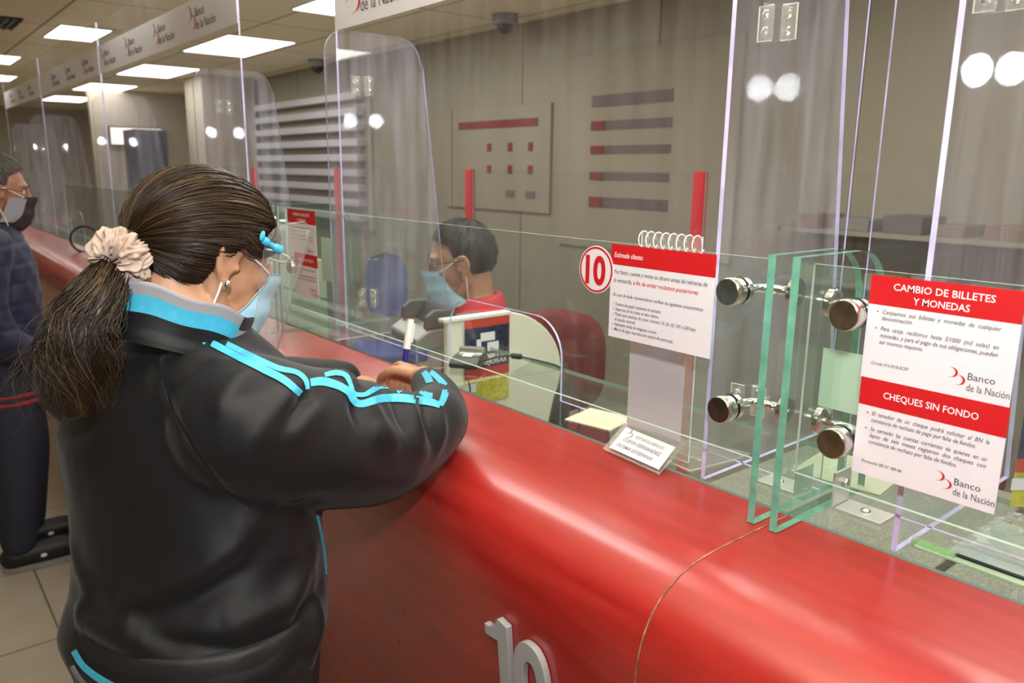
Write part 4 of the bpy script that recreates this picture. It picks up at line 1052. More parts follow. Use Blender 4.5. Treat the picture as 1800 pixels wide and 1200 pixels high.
def add_head(mb, O, F, L, U, s=1.0):
    P = lambda x, y, z: O + F*(x*s) + L*(y*s) + U*(z*s)
    ax = (F, L, U)
    def B(x, y, z, r, **k): mb.ball(P(x, y, z), tuple(q*s for q in r), ax, 24, 16)
    B(-.008, 0, .033, (.097, .074, .084)); B(.038, 0, .0, (.052, .064, .078)); B(.045, 0, -.045, (.045, .048, .055)); B(.070, 0, -.090, (.020, .024, .018))
    for g in (1, -1):
        mb.tube([P(-.008, g*.060, -.015), P(-.002, g*.058, -.045), P(.022, g*.050, -.072), P(.068, g*.012, -.093)], [.016*s, .017*s, .016*s, .014*s], 14)
        B(.056, g*.042, -.005, (.027, .022, .022)); B(.074, g*.028, .046, (.018, .028, .011)); B(.105, g*.011, -.018, (.011, .008, .008))
        B(.060, g*.034, -.045, (.026, .02, .03))
        # ear
        E = lambda x, o, z: P(x, g*(.070+o), z)
        mb.tube(smoothpath([E(.013, .002, .012), E(.011, .008, .026), E(-.002, .012, .035), E(-.017, .015, .030), E(-.023, .016, .012), E(-.019, .013, -.008), E(-.010, .010, -.022), E(.000, .006, -.031), E(.008, .002, -.028)], 4), .0046*s, 10)
        mb.ball(E(-.005, .004, .004), (.018*s, .006*s, .030*s), ax, 16, 12)
        mb.tube(smoothpath([E(.0, .008, .022), E(-.012, .011, .014), E(-.012, .010, -.004), E(-.004, .008, -.014)], 4), .0036*s, 8)
        mb.ball(E(.013, .007, -.003), (.005*s, .005*s, .008*s), ax, 12, 8)
        mb.ball(E(.001, .007, -.029), (.0085*s, .005*s, .010*s), ax, 14, 10)
    mb.tube([P(.088, 0, .036), P(.100, 0, .012), P(.112, 0, -.010), P(.115, 0, -.015)], [.008*s, .0095*s, .0115*s, .0115*s], 12)
    B(.090, 0, -.044, (.011, .024, .0065)); B(.088, 0, -.055, (.011, .021, .0065))
    return P
def add_eyes(P, F, L, U, parent, s=1.0):
    for g in (1, -1):
        e = MB().ball(P(.0705, g*.030, .024), .0118*s, (F, L, U), 16, 12).build('eye', 'inkwhite', parent, smooth=True)
        MB().ball(P(.0772, g*.030, .022), .006*s, (F, L, U), 12, 8).build('iris', 'black', e, smooth=True)
        MB().tube([P(.088, g*.012, .044), P(.091, g*.028, .050), P(.078, g*.048, .044)], [.002*s, .0034*s, .0015*s], 8).build('eyebrow', 'darkhair', parent)
def add_hand(mb, W, D, Nn, S, curl=(50, 60, 40), s=1.0, spread=0.0, thumb_in=True):
    """W wrist, D wrist->knuckles, Nn back-of-hand normal, S towards the thumb side"""
    D = D.normalized(); S = (S - D*S.dot(D)).normalized(); Nn = D.cross(S)*(1 if D.cross(S).dot(Nn) > 0 else -1)
    mb.ball(W + D*.045*s, (.048*s, .040*s, .016*s), (D, S, Nn), 20, 14)
    mb.tube([W - D*.02*s, W + D*.03*s], [.026*s, .030*s], 16, flat=0.62, up=Nn)
    for i, (off, ln) in enumerate(((.028, 1.0), (.009, 1.08), (-.010, 1.0), (-.028, .82))):
        p = W + D*(.080*s - abs(off)*.25) + S*off*s
        mb.ball(p, .0105*s)
        ang = 0; pts = [p - D*.02*s, p]; rs = [.0095*s, .0098*s]
        for (l, c, r_) in ((.040, curl[0], .0090), (.025, curl[1], .0082), (.020, curl[2], .0072)):
            ang += math.radians(c)
            d = D*math.cos(ang) - Nn*math.sin(ang) + S*off*spread
            pts.append(pts[-1] + d.normalized()*l*ln*s); rs.append(r_*s)
        limb(mb, pts, rs, 12, 3)
    b = W + D*.02*s + S*.026*s - Nn*.004*s
    limb(mb, [b, b + (D*.7 + S*.6 - Nn*.3)*.036*s, b + (D*1.5 + S*.55 - Nn*.9)*.040*s, b + (D*2.0 + S*.15 - Nn*1.3)*.042*s], [.014*s, .0115*s, .010*s, .0085*s], 12, 3)

def strand_mesh(paths, rad, tone, name, mat, parent, seg=3):
    """many fine hair strands as one mesh, tone per strand kept in an attribute"""
    V = []; Fc = []; T = []
    for P, r, tn in zip(paths, rad, tone):
        n = len(P); P = [Vector(p) for p in P]
        u = Vector((0.3, 0.2, 0.9)).normalized(); base = len(V)
        for i in range(n):
            t = (P[min(i+1, n-1)] - P[max(i-1, 0)]).normalized()
            u = (u - t*u.dot(t)).normalized(); w_ = t.cross(u)
            k_ = i/(n-1); rr = r*(1 - 0.75*k_**3)
            for k in range(seg):
                a = 2*PI*k/seg; V.append(P[i] + (u*math.cos(a) + w_*math.sin(a))*rr); T.append(tn)
        for i in range(n-1):
            for k in range(seg): Fc.append((base+i*seg+k, base+i*seg+(k+1) % seg, base+(i+1)*seg+(k+1) % seg, base+(i+1)*seg+k))
    m = MB(); m.v = [tuple(v) for v in V]; m.f = Fc; m.m = [0]*len(Fc)
    o = m.build(name, mat, parent, smooth=True)
    a = o.data.attributes.new('tone', 'FLOAT', 'POINT'); a.data.foreach_set('value', np.array(T, dtype=np.float32))
    return o

def raycaster(v, f):
    return BVHTree.FromPolygons([tuple(p) for p in v], f)
def hit(bvh, px, py):
    d = (at(px, py, 1.0) - CAM).normalized()
    loc, nrm, idx, dist = bvh.ray_cast(CAM, d, 10)
    return loc, nrm
def ribbon(mb, bvh, pts, width, lift=0.0015, cols=4, step=4.0, mi=0):
    """strip lying on the cloth: path measured in picture points, thickness and place real"""
    P = [Vector((p[0], p[1])) for p in pts]; W_ = [p[2] if len(p) > 2 else width for p in pts]
    D = []
    for i in range(len(P)-1):
        a = P[max(i-1, 0)]; b = P[i]; c = P[i+1]; d = P[min(i+2, len(P)-1)]
        n = max(2, int((c-b).length/step))
        for k in range(n):
            t = k/n; q = 0.5*((2*b) + (c-a)*t + (2*a-5*b+4*c-d)*t*t + (-a+3*b-3*c+d)*t**3); D.append((q, W_[i] + (W_[i+1]-W_[i])*t))
    D.append((P[-1], W_[-1]))
    rows = []
    for i, (q, ww) in enumerate(D):
        t = (D[min(i+1, len(D)-1)][0] - D[max(i-1, 0)][0]).normalized(); nn = Vector((-t.y, t.x))
        row = []
        for k in range(cols+1):
            s_ = q + nn*(ww*(k/cols - 0.5))
            l, nr = hit(bvh, s_.x, s_.y)
            row.append(None if l is None else l + (nr if nr.dot(CAM - l) > 0 else -nr)*lift)
        rows.append(row)
    for a, b in zip(rows, rows[1:]):
        for k in range(cols):
            q_ = [a[k], a[k+1], b[k+1], b[k]]
            if any(x is None for x in q_): continue
            if max((q_[0]-q_[2]).length, (q_[1]-q_[3]).length) > 0.03: continue
            mb.add(q_, [(0, 1, 2, 3)], mi)
def push(v, nn, lines, bvh):
    """folds: ridges (h>0) and grooves (h<0) along picture-measured lines on the cloth"""
    for (pts, sig, h) in lines:
        L3 = []
        P = [Vector(p) for p in pts]
        for a, b in zip(P, P[1:]):
            n = max(2, int((b-a).length/5))
            for k in range(n):
                q = a + (b-a)*k/n; l, _ = hit(bvh, q.x, q.y)
                if l is not None: L3.append(l)
        if len(L3) < 3: continue
        A_ = np.array([tuple(p) for p in L3]); n = len(A_)
        d2 = np.full(len(v), 1e9); ix = np.zeros(len(v), int)
        for i in range(n):
            dd = ((v - A_[i])**2).sum(1); m_ = dd < d2; d2[m_] = dd[m_]; ix[m_] = i
        endf = np.sin(np.pi*np.clip((ix + 0.5)/n, 0.0, 1.0))**0.5
        v += nn*(h*np.exp(-d2/(2*sig*sig))*endf)[:, None]

# ------------------------------------------------------------------ the woman
WO = thing('person', (0.33, 1.20, 0), 'woman in black jacket with cyan stripes, writing at the counter in mask and face shield', 'person')
taz = 62
tF, tL, tU = frame(taz, 0)
tR = -tL
body = MB()
# torso of the body, slimmer than the jacket
TR = [((350, 1195), 1.46, .205, .165), ((350, 1150), 1.43, .218, .178), ((345, 1090), 1.41, .243, .198), ((356, 1020), 1.39, .228, .190), ((354, 940), 1.37, .224, .182),
      ((344, 850), 1.345, .233, .180), ((333, 760), 1.325, .238, .178), ((338, 690), 1.305, .215, .160), ((345, 640), 1.285, .170, .128), ((345, 600), 1.275, .118, .098), ((342, 575), 1.27, .085, .08)]
loft(body, [(at(p[0], p[1], d), tL, a*0.77, tF, b*0.75) for (p, d, a, b) in TR[:10]], 32)
hF, hL, hU = frame(83, 22)
earR = at(404, 464, 1.225)
HO = earR + hL*0.078
hP = add_head(body, HO, hF, hL, hU, 1.02)
neckb = at(345, 605, 1.272)
limb(body, [hP(-.03, 0, -.01), hP(-.035, 0, -.06), neckb + Vector((0, 0, 0.01)), neckb - Vector((0, 0, .05))], [.060, .058, .068, .10], 26)
# right arm
shR = at(425, 745, 1.18); elR = at(752, 750, 1.41); wrR = at(744, 664, 1.68)
AR = [shR, at(545, 770, 1.24), at(665, 780, 1.33), elR, at(770, 722, 1.51), at(764, 690, 1.60), wrR]
limb(body, AR, [.06, .055, .05, .042, .04, .033, .027])
hdir = at(700, 640, 1.79) - wrR
add_hand(body, wrR, hdir, Vector((0.35, -0.25, 0.9)), Vector((-0.8, 0.1, 0.5)), curl=(48, 62, 45), s=0.98)
# left arm
shL = at(300, 640, 1.50); 
AL = [Vector((0.26, 1.38, 1.29)), Vector((0.40, 1.56, 1.20)), Vector((0.55, 1.66, 1.14)), Vector((0.70, 1.64, 1.125)), Vector((0.80, 1.60, 1.12))]
limb(body, AL, [.055, .048, .04, .033, .026])
add_hand(body, AL[-1], Vector((0.75, -0.55, -0.12)), Vector((0.0, 0.1, 1)), Vector((-0.2, -0.9, 0.1)), curl=(18, 22, 15), s=0.92)
# legs and feet
hipc = at(350, 1150, 1.43); hipc.z = 0.88
for g in (1, -1):
    hp = hipc + tL*g*.095; kn = Vector((hp.x + .02, hp.y + .01, .47)); an = Vector((hp.x - .01, hp.y, .09))
    limb(body, [Vector(hp), (hp+kn)/2, kn, (kn+an)/2 - tF*0.01, an], [.095, .083, .058, .052, .036])
    mbf = an + Vector((0, 0, -.045))
    limb(body, [mbf - tF*.045, mbf + tF*.05, mbf + tF*.14], [.036, .034, .028])
bv, bn, bf = fuse(body, 0.0042, 5)
W_body = out_mesh(bv, bf, 'body', 'skin', WO)
add_eyes(hP, hF, hL, hU, WO, 1.02)

# jacket
jk = MB()
loft(jk, [(at(p[0], p[1], d), tL, a*0.875, tF, b*0.875) for (p, d, a, b) in TR], 44)
limb(jk, AR[:-1] + [at(748, 672, 1.66)], [.104, .108, .098, .066, .054, .045, .036], 30)
limb(jk, [at(375, 690, 1.225), at(470, 718, 1.22), at(560, 722, 1.28), at(650, 728, 1.35)], [.078, .070, .060, .056], 26)   # cloth riding over the shoulder
jk.ball(at(370, 700, 1.23), .095)
limb(jk, AL[:-1] + [AL[-1]], [.10, .085, .068, .055, .045], 26)
jk.ball(Vector((0.26, 1.37, 1.27)), .10)
limb(jk, [at(158, 1078, 1.35), at(235, 1108, 1.285), at(345, 1128, 1.265), at(455, 1132, 1.28)], [.024, .032, .026, .012], 18)    # cloth bagging over the waistband
jv, jn, jf = fuse(jk, 0.0062, 12)
jb = raycaster(jv, jf)
folds = [
 ([(300, 625), (345, 620), (400, 640)], .008, .006), ([(285, 605), (330, 600), (365, 612)], .006, .005), ([(455, 655), (420, 668), (392, 700), (380, 740)], .012, .010),
 ([(540, 680), (500, 705), (470, 740), (455, 790)], .014, .012), ([(530, 700), (560, 700)], .010, -.012),
 ([(535, 690), (525, 712), (495, 745)], .009, -.014), ([(565, 690), (540, 730), (500, 790)], .014, .010),
 ([(583, 655), (612, 668), (622, 690)], .012, .014), ([(622, 700), (634, 730), (650, 742)], .009, -.014), ([(618, 712), (630, 745), (660, 775)], .008, -.006),
 ([(655, 675), (645, 700), (665, 745), (700, 800)], .013, .012), ([(690, 690), (700, 715), (720, 765)], .010, -.010), ([(712, 675), (722, 720), (748, 790)], .012, .012),
 ([(742, 700), (750, 740), (760, 780)], .008, -.008), ([(775, 720), (778, 760), (770, 800)], .010, .008),
 ([(640, 760), (700, 770), (760, 800)], .012, .006), ([(480, 900), (560, 880), (640, 890)], .014, -.006),
 ([(270, 590), (278, 640), (302, 720), (345, 800), (400, 870), (455, 905)], .004, -.005),
 ([(455, 905), (420, 960), (330, 1020), (210, 1065), (130, 1060)], .016, .012), ([(470, 930), (430, 1000), (330, 1060), (220, 1085)], .016, -.014),
 ([(560, 960), (500, 1060), (390, 1110)], .014, .012), ([(575, 1010), (520, 1100), (430, 1150)], .012, -.010), ([(500, 930), (520, 1020), (505, 1120)], .014, .008),
 ([(200, 1090), (160, 1070), (130, 1075)], .012, -.012), ([(545, 1000), (560, 1100), (540, 1190)], .012, .010), ([(110, 900), (140, 1000), (165, 1060)], .012, .006), ([(250, 1120), (360, 1140), (480, 1150)], .010, -.010),
 ([(600, 800), (660, 840), (740, 845)], .02, .008), ([(420, 700), (440, 760), (430, 830)], .02, .006)]
push(jv, jn, folds, jb)
# fine cloth irregularity
for i in range(len(jv)):
    p = Vector(jv[i]); q = mnoise.noise(p*9)*0.0035 + mnoise.noise(Vector((p.x*22, p.y*22, p.z*12)))*0.0014
    jv[i] += jn[i]*q
def off_counter(v, gap=0.003):
    PA = np.array(PR + [(0.775, 0.0)]); 
    for i in range(len(v)):
        x, y, z = v[i]
        if x < 0.70 or z > 1.085 or x > 1.06: continue
        if x > 0.90: v[i, 2] = max(z, 1.08 + gap); continue
        if x > face_x(z) - gap if z < 1.08 else False:
            d = ((PA - (x, z))**2).sum(1); k = int(d.argmin()); q = PA[k]
            n = np.array([q[0] - 0.90, q[1] - 0.95]); n /= np.linalg.norm(n)
            v[i, 0] = q[0] + n[0]*gap; v[i, 2] = q[1] + n[1]*gap
    return v
off_counter(jv)
W_jacket = out_mesh(jv, jf, 'jacket', 'jacket', WO)
jb = raycaster(jv, jf)
cy = MB()
ribbon(cy, jb, [(304, 566, 13), (318, 580, 13), (333, 598, 12)], 12)
ribbon(cy, jb, [(337, 575, 10), (350, 588, 11), (362, 604, 11)], 11)
ribbon(cy, jb, [(372, 604, 12), (418, 628, 12), (465, 651, 13), (498, 668, 13), (527, 692, 12)], 12)
ribbon(cy, jb, [(398, 605, 9), (440, 626, 10), (486, 647, 10), (520, 655, 9), (536, 668, 9), (540, 684, 8)], 9)
ribbon(cy, jb, [(545, 673, 13), (565, 671, 15), (590, 677, 14), (611, 688, 13), (624, 706, 13), (640, 709, 13), (668, 701, 14), (700, 700, 14), (730, 703, 14), (752, 706, 14), (773, 713, 10)], 13)
ribbon(cy, jb, [(570, 660, 8), (590, 656, 9), (607, 660, 9), (616, 676, 8), (621, 691, 8), (640, 694, 8), (655, 686, 9), (668, 680, 9), (686, 680, 8)], 8)
ribbon(cy, jb, [(698, 690, 8), (710, 682, 9), (725, 681, 9), (738, 689, 8), (748, 694, 9), (760, 696, 8)], 8)
ribbon(cy, jb, [(757, 654, 8), (771, 666, 10), (783, 682, 12), (780, 698, 12), (773, 713, 10)], 11)
ribbon(cy, jb, [(745, 654, 10), (754, 668, 13), (757, 682, 12)], 12)
cy.build('sleeve_stripe', 'cyan', W_jacket, smooth=True)
hm = MB(); ribbon(hm, jb, [(131, 1143, 11), (150, 1172, 12), (190, 1200, 13), (240, 1222, 13)], 12); ribbon(hm, jb, [(556, 905, 5), (566, 950, 5), (573, 1010, 4)], 5)
hm.build('hem_stripe', 'cyan', W_jacket, smooth=True)
hm = MB(); ribbon(hm, jb, [(128, 1170, 9), (145, 1195, 9), (180, 1225, 9)], 9); hm.build('grey_hem_stripe', 'greytrim', W_jacket, smooth=True)
lg = MB(); ribbon(lg, jb, [(196, 575, 14), (190, 592, 16), (184, 612, 12)], 14); lg.build('back_print', 'cyan', W_jacket, smooth=True)
sm = MB(); ribbon(sm, jb, [(270, 590), (272, 615), (280, 645), (302, 720), (345, 800), (400, 870), (455, 905)], 1.6, lift=0.0006, cols=1)
sm.build('raglan_seam', 'black', W_jacket)
# collar: stand-up band, open at the front
ck = MB(); nk = 64; rows = 14
cc = at(322, 556, 1.255)
cF, cL, cU = frame(taz+14, 22)
cv = []; 
for s_ in (0, 1):
    for j in range(rows+1):
        vv = j/rows
        for i in range(nk+1):
            a = math.radians(-158 + 316*i/nk)           # 0 = nape
            flare = (0.012 + 0.010*math.cos(a))*vv*vv
            ra = .083 + flare + (0.010 if vv < .15 else 0) - 0.003*s_; rb = .100 + flare - 0.003*s_
            h_ = -.052 + vv*(.077 + .004*math.cos(a))
            p = cc - cF*(rb*math.cos(a)) + cL*(ra*math.sin(a)) + cU*h_
            p += cU*(0.003*math.sin(7*a))*vv
            cv.append(p)
K = (nk+1)*(rows+1); cf = []; cm_ = []
for j in range(rows):
    for i in range(nk):
        a0 = j*(nk+1)+i; f_ = (a0, a0+1, a0+nk+2, a0+nk+1)
        vv = (j+.5)/rows; a = -158 + 316*(i+.5)/nk
        front = abs(a) > 112
        if front: mi = 0 if vv < .50 or .70 < vv else 2
        else: mi = 0 if vv < .48 else (1 if vv < .78 else 2)
        if abs(a) > 154: mi = 1
        cf.append(f_); cm_.append(mi); cf.append(tuple(K + q for q in reversed(f_))); cm_.append(1)
for i in range(nk):
    a0 = rows*(nk+1)+i; cf.append((a0, a0+1, K+a0+1, K+a0)); cm_.append(1 if abs(-158 + 316*(i+.5)/nk) < 112 else 0)
for j in range(rows):
    for i in (0, nk):
        a0 = j*(nk+1)+i; cf.append((a0, a0+nk+1, K+a0+nk+1, K+a0)); cm_.append(1)
ck.v = [tuple(p) for p in cv]; ck.f = cf; ck.m = cm_
ck.build('collar', ['jacket', 'cyan', 'greytrim'], WO, smooth=True)
# trousers and shoes
tr = MB()
loft(tr, [(hipc + Vector((0, 0, .06)), tL, .195, tF, .155), (hipc, tL, .20, tF, .16), (hipc - Vector((0, 0, .09)), tL, .195, tF, .15)], 32)
for g in (1, -1):
    hp = hipc + tL*g*.095; kn = Vector((hp.x + .02, hp.y + .01, .47)); an = Vector((hp.x - .01, hp.y, .075))
    limb(tr, [Vector(hp) - Vector((0, 0, .04)), (hp+kn)/2, kn, (kn+an)/2 - tF*0.01, an], [.108, .100, .078, .072, .066])
tv, tn, tf = fuse(tr, 0.010, 6)
out_mesh(tv, tf, 'trousers', pbr('black_trousers', (0.012, 0.012, 0.014), 0.6), WO)
for g in (1, -1):
    sh = MB(); hp = hipc + tL*g*.095; b0 = Vector((hp.x - .01, hp.y, .045))
    limb(sh, [b0 - tF*.055, b0 + tF*.05, b0 + tF*.165 - Vector((0, 0, .008))], [.042, .043, .034])
    sv, sn, sf = fuse(sh, 0.005, 4); sv[:, 2] = np.maximum(sv[:, 2], 0.001)
    out_mesh(sv, sf, 'shoe', 'black', WO)
# hair: dark mass over the skull plus fine strands, gathered at the back
cC = hP(-.010, 0, .030); TIE = hP(-.116, -.012, -.006)
ax0 = (TIE - cC).normalized()
e1 = (hU - ax0*hU.dot(ax0)).normalized(); e2 = ax0.cross(e1)      # e1 up; e2 sideways
if e2.dot(-hL) < 0: e2 = -e2                                        # e2 towards her right (the camera side)
def skull_r(d, off):
    q = Vector((d.dot(hF)/(.098*1.02+off), d.dot(hL)/(.074*1.02+off), d.dot(hU)/(.084*1.02+off)))
    return 1/q.length
def th_max(psi):                       # how far from the knot the hair reaches, by direction (0 up, 90 right/near side)
    k = math.degrees(psi) % 360
    if k > 180: k = 360 - k
    tab = [(0, 160), (30, 160), (60, 152), (78, 138), (88, 116), (98, 88), (112, 72), (140, 66), (180, 62)]
    for (a, b) in zip(tab, tab[1:]):
        if a[0] <= k <= b[0]: return math.radians(a[1] + (b[1]-a[1])*(k-a[0])/(b[0]-a[0]))
def hpt(psi, th, off):
    d = ax0*math.cos(th) + (e1*math.cos(psi) + e2*math.sin(psi))*math.sin(th)
    o_ = off*(0.45 + 0.55*min(1, max(0, (th_max(psi)-th)/0.35)))
    return cC + d*skull_r(d, o_)
hb = MB(); NP, NT = 96, 40; vs = []
for i in range(NP):
    psi = 2*PI*i/NP; tm = th_max(psi)
    for j in range(NT+1):
        th = 0.02 + (tm-0.02)*j/NT
        off = 0.013 + 0.0035*mnoise.noise(Vector((math.cos(psi)*5, math.sin(psi)*5, th*0.9))) + 0.0022*math.sin(psi*23 + 2*math.sin(th*2)) + (0.002*math.sin(th*1.1)**2 if math.cos(psi) > 0 else 0)
        vs.append(hpt(psi, th, off))
inn = [cC + (v - cC)*0.90 for v in vs]
fs = []
for i in range(NP):
    i2 = (i+1) % NP
    for j in range(NT):
        fs.append((i*(NT+1)+j, i2*(NT+1)+j, i2*(NT+1)+j+1, i*(NT+1)+j+1)); q = len(vs)
        fs.append((q+i*(NT+1)+j+1, q+i2*(NT+1)+j+1, q+i2*(NT+1)+j, q+i*(NT+1)+j))
    fs.append((i*(NT+1)+NT, i2*(NT+1)+NT, len(vs)+i2*(NT+1)+NT, len(vs)+i*(NT+1)+NT))
hb.add(vs + inn, fs)
ho = hb.build('hair', 'hair', WO, smooth=True)
at_ = ho.data.attributes.new('tone', 'FLOAT', 'POINT'); at_.data.foreach_set('value', np.full(len(ho.data.vertices), 0.05, dtype=np.float32))
paths = []; rad = []; tone = []
for k in range(2900):
    psi = random.uniform(-1.9, 2.9) if random.random() < 0.85 else random.uniform(-PI, PI)
    tm = th_max(psi); t1 = tm*random.uniform(0.80, 1.03); t0 = random.uniform(0.03, 0.4)*(0 if random.random() < .6 else 1) + 0.05
    wob = random.uniform(-.10, .10); ph = random.uniform(0, 6); off = 0.0135 + random.random()**2*0.006 + (0.002 if abs(psi) < 1.0 else 0)
    sweep = random.uniform(0.05, 0.22)*(1 if psi > 0 else -1)
    P = []
    for j in range(15):
        t = j/14; th = t1 + (t0-t1)*t
        ps = psi + sweep*(1-t)**2*math.sin(min(1, (th/tm))*1.5) + wob*math.sin(t*3.1+ph)*0.5
        clump = 0.0018*math.sin(psi*31)
        P.append(hpt(ps, min(th, th_max(ps)*1.04), off + clump + 0.0015*math.sin(t*9+ph)))
    paths.append(P); rad.append(random.uniform(.00035, .0009))
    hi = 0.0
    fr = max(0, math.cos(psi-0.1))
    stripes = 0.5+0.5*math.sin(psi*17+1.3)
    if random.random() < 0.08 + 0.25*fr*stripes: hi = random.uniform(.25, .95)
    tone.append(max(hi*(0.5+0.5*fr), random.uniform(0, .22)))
# loose curved locks over the temple and forehead
for k in range(120):
    x0 = random.uniform(.02, .085); z0 = random.uniform(.055, .125)
    P = []; sd = random.uniform(-.006, .008)
    for j in range(12):
        t = j/11
        x_ = .096 - .100*t + random.uniform(-.001, .001); z_ = .105 - .065*math.sin(t*2.2 + x0*6) - .03*t + z0*0.35 - .02
        y_ = -(.035 + .050*math.sin(min(1, t*1.3)*1.5)) - sd
        d = hP(x_, y_, z_) - cC; dn = d.normalized()
        P.append(cC + dn*skull_r(dn, 0.014 + sd*0.5 + 0.004*math.sin(t*PI)))
    paths.append(P); rad.append(random.uniform(.0005, .0010)); tone.append(random.uniform(0.05, .75) if random.random() < .5 else random.uniform(0, .2))
strand_mesh(paths, rad, tone, 'hair_strands', 'hair', ho)
# ponytail
pt0 = at(210, 468, 1.17)
pl = [TIE, at(208, 468, 1.20), at(172, 524, 1.165), at(146, 580, 1.160), at(138, 650, 1.165), at(140, 730, 1.175)]
pc = smoothpath(pl, 8); pr_ = []
prof = [.018, .023, .031, .041, .041, .018]
for i in range(5):
    for k in range(8): pr_.append(prof[i] + (prof[i+1]-prof[i])*k/8)
pr_.append(prof[-1])
mm_ = MB().tube(pc, [r_*0.78 for r_ in pr_], 24)
mv, mn, mf = fuse(mm_, 0.005, 3)
for i in range(len(mv)):
    p = Vector(mv[i]); mv[i] += mn[i]*(mnoise.noise(Vector((p.x*30, p.y*30, p.z*7)))*0.010)
po = out_mesh(mv, mf, 'ponytail', 'hair', WO)
at_ = po.data.attributes.new('tone', 'FLOAT', 'POINT'); at_.data.foreach_set('value', np.full(len(mv), 0.03, dtype=np.float32))
paths = []; rad = []; tone = []
for k in range(1500):
    a = random.uniform(0, 2*PI); rr = math.sqrt(random.random())*1.0; n = len(pc); P = []
    end = random.uniform(0.72, 1.0); cl = random.uniform(0.6, 2.4); ph = random.uniform(0, 6); amp = random.uniform(.002, .010)
    curl = random.random() < 0.12
    # clumping
    a = round(a*5)/5 + random.gauss(0, .07)
    for j in range(18):
        t = j/17*end; i = min(n-1, int(t*(n-1))); fr = t*(n-1) - i
        c_ = pc[i].lerp(pc[min(i+1, n-1)], fr); tt = (pc[min(i+1, n-1)] - pc[max(i-1, 0)]).normalized()
        u = Vector((0, 0, 1)) - tt*tt.z; u = u.normalized() if u.length > 1e-3 else Vector((1, 0, 0)); w_ = tt.cross(u)
        R_ = pr_[i]*rr*(1.0 if t < .8 else 1 + (t-.8)*1.6)
        p = c_ + (u*math.cos(a) + w_*math.sin(a))*R_
        p += (u*math.sin(t*7*cl+ph) + w_*math.cos(t*6*cl+ph))*amp*t*2.2
        if curl and t > .5:                       # tips flick outward to the left
            s_ = (t-.5)*2; p += Vector((-0.055*s_*cl*.6, 0.012*s_, 0.035*s_*s_*math.sin(ph)))
        P.append(p)
    paths.append(P); rad.append(random.uniform(.0004, .0010)); tone.append(random.uniform(.15, .6) if random.random() < .22 else random.uniform(0, .16))
strand_mesh(paths, rad, tone, 'ponytail_strands', 'hair', po)
# scrunchie: ruffled ring round the ponytail
sc0 = at(209, 453, 1.185); sax = (at(150, 490, 1.12) - at(230, 440, 1.19)).normalized()
su = (Vector((0, 0, 1)) - sax*sax.z).normalized(); sw = sax.cross(su)
for (nm, R0, r0, shift, n1, amp) in (('scrunchie', .020, .019, 0.0, 12, .0055),):
    nu, nv = 260, 84; vs = []
    for i in range(nu):
        u = 2*PI*i/nu
        for j in range(nv):
            v_ = 2*PI*j/nv
            fr = math.sin(n1*u + 3.2*math.sin(v_*1.0 + 2*u) + 1.2*math.sin(v_*3+u*5)) 
            fr2 = math.sin(n1*2.3*u + 4*math.sin(v_*2 + u*3)+1)
            rr = r0 + amp*fr*0.75 + 0.0018*fr2 + .003*mnoise.noise(Vector((u*3, v_*3, 1)))
            rr = max(rr, .006)
            cu_ = su*math.cos(u) + sw*math.sin(u)
            tw = v_ + 0.35*math.sin(n1*u*0.5+1)
            vs.append(sc0 + cu_*(R0 + rr*math.cos(tw)) + sax*(rr*math.sin(tw)*1.0 + 0.003*math.sin(n1*u)))
    fs = [(i*nv+j, i*nv+(j+1) % nv, ((i+1) % nu)*nv+(j+1) % nv, ((i+1) % nu)*nv+j) for i in range(nu) for j in range(nv)]
    MB().add(vs, fs).build(nm, 'scrunchie', WO, smooth=True)
# ear stud
stud = hP(.001, -.086, -.030)
er = MB().ball(stud, (.005, .004, .0075), (hF, hL, hU), 14, 10).build('earring', 'chrome', WO, smooth=True)
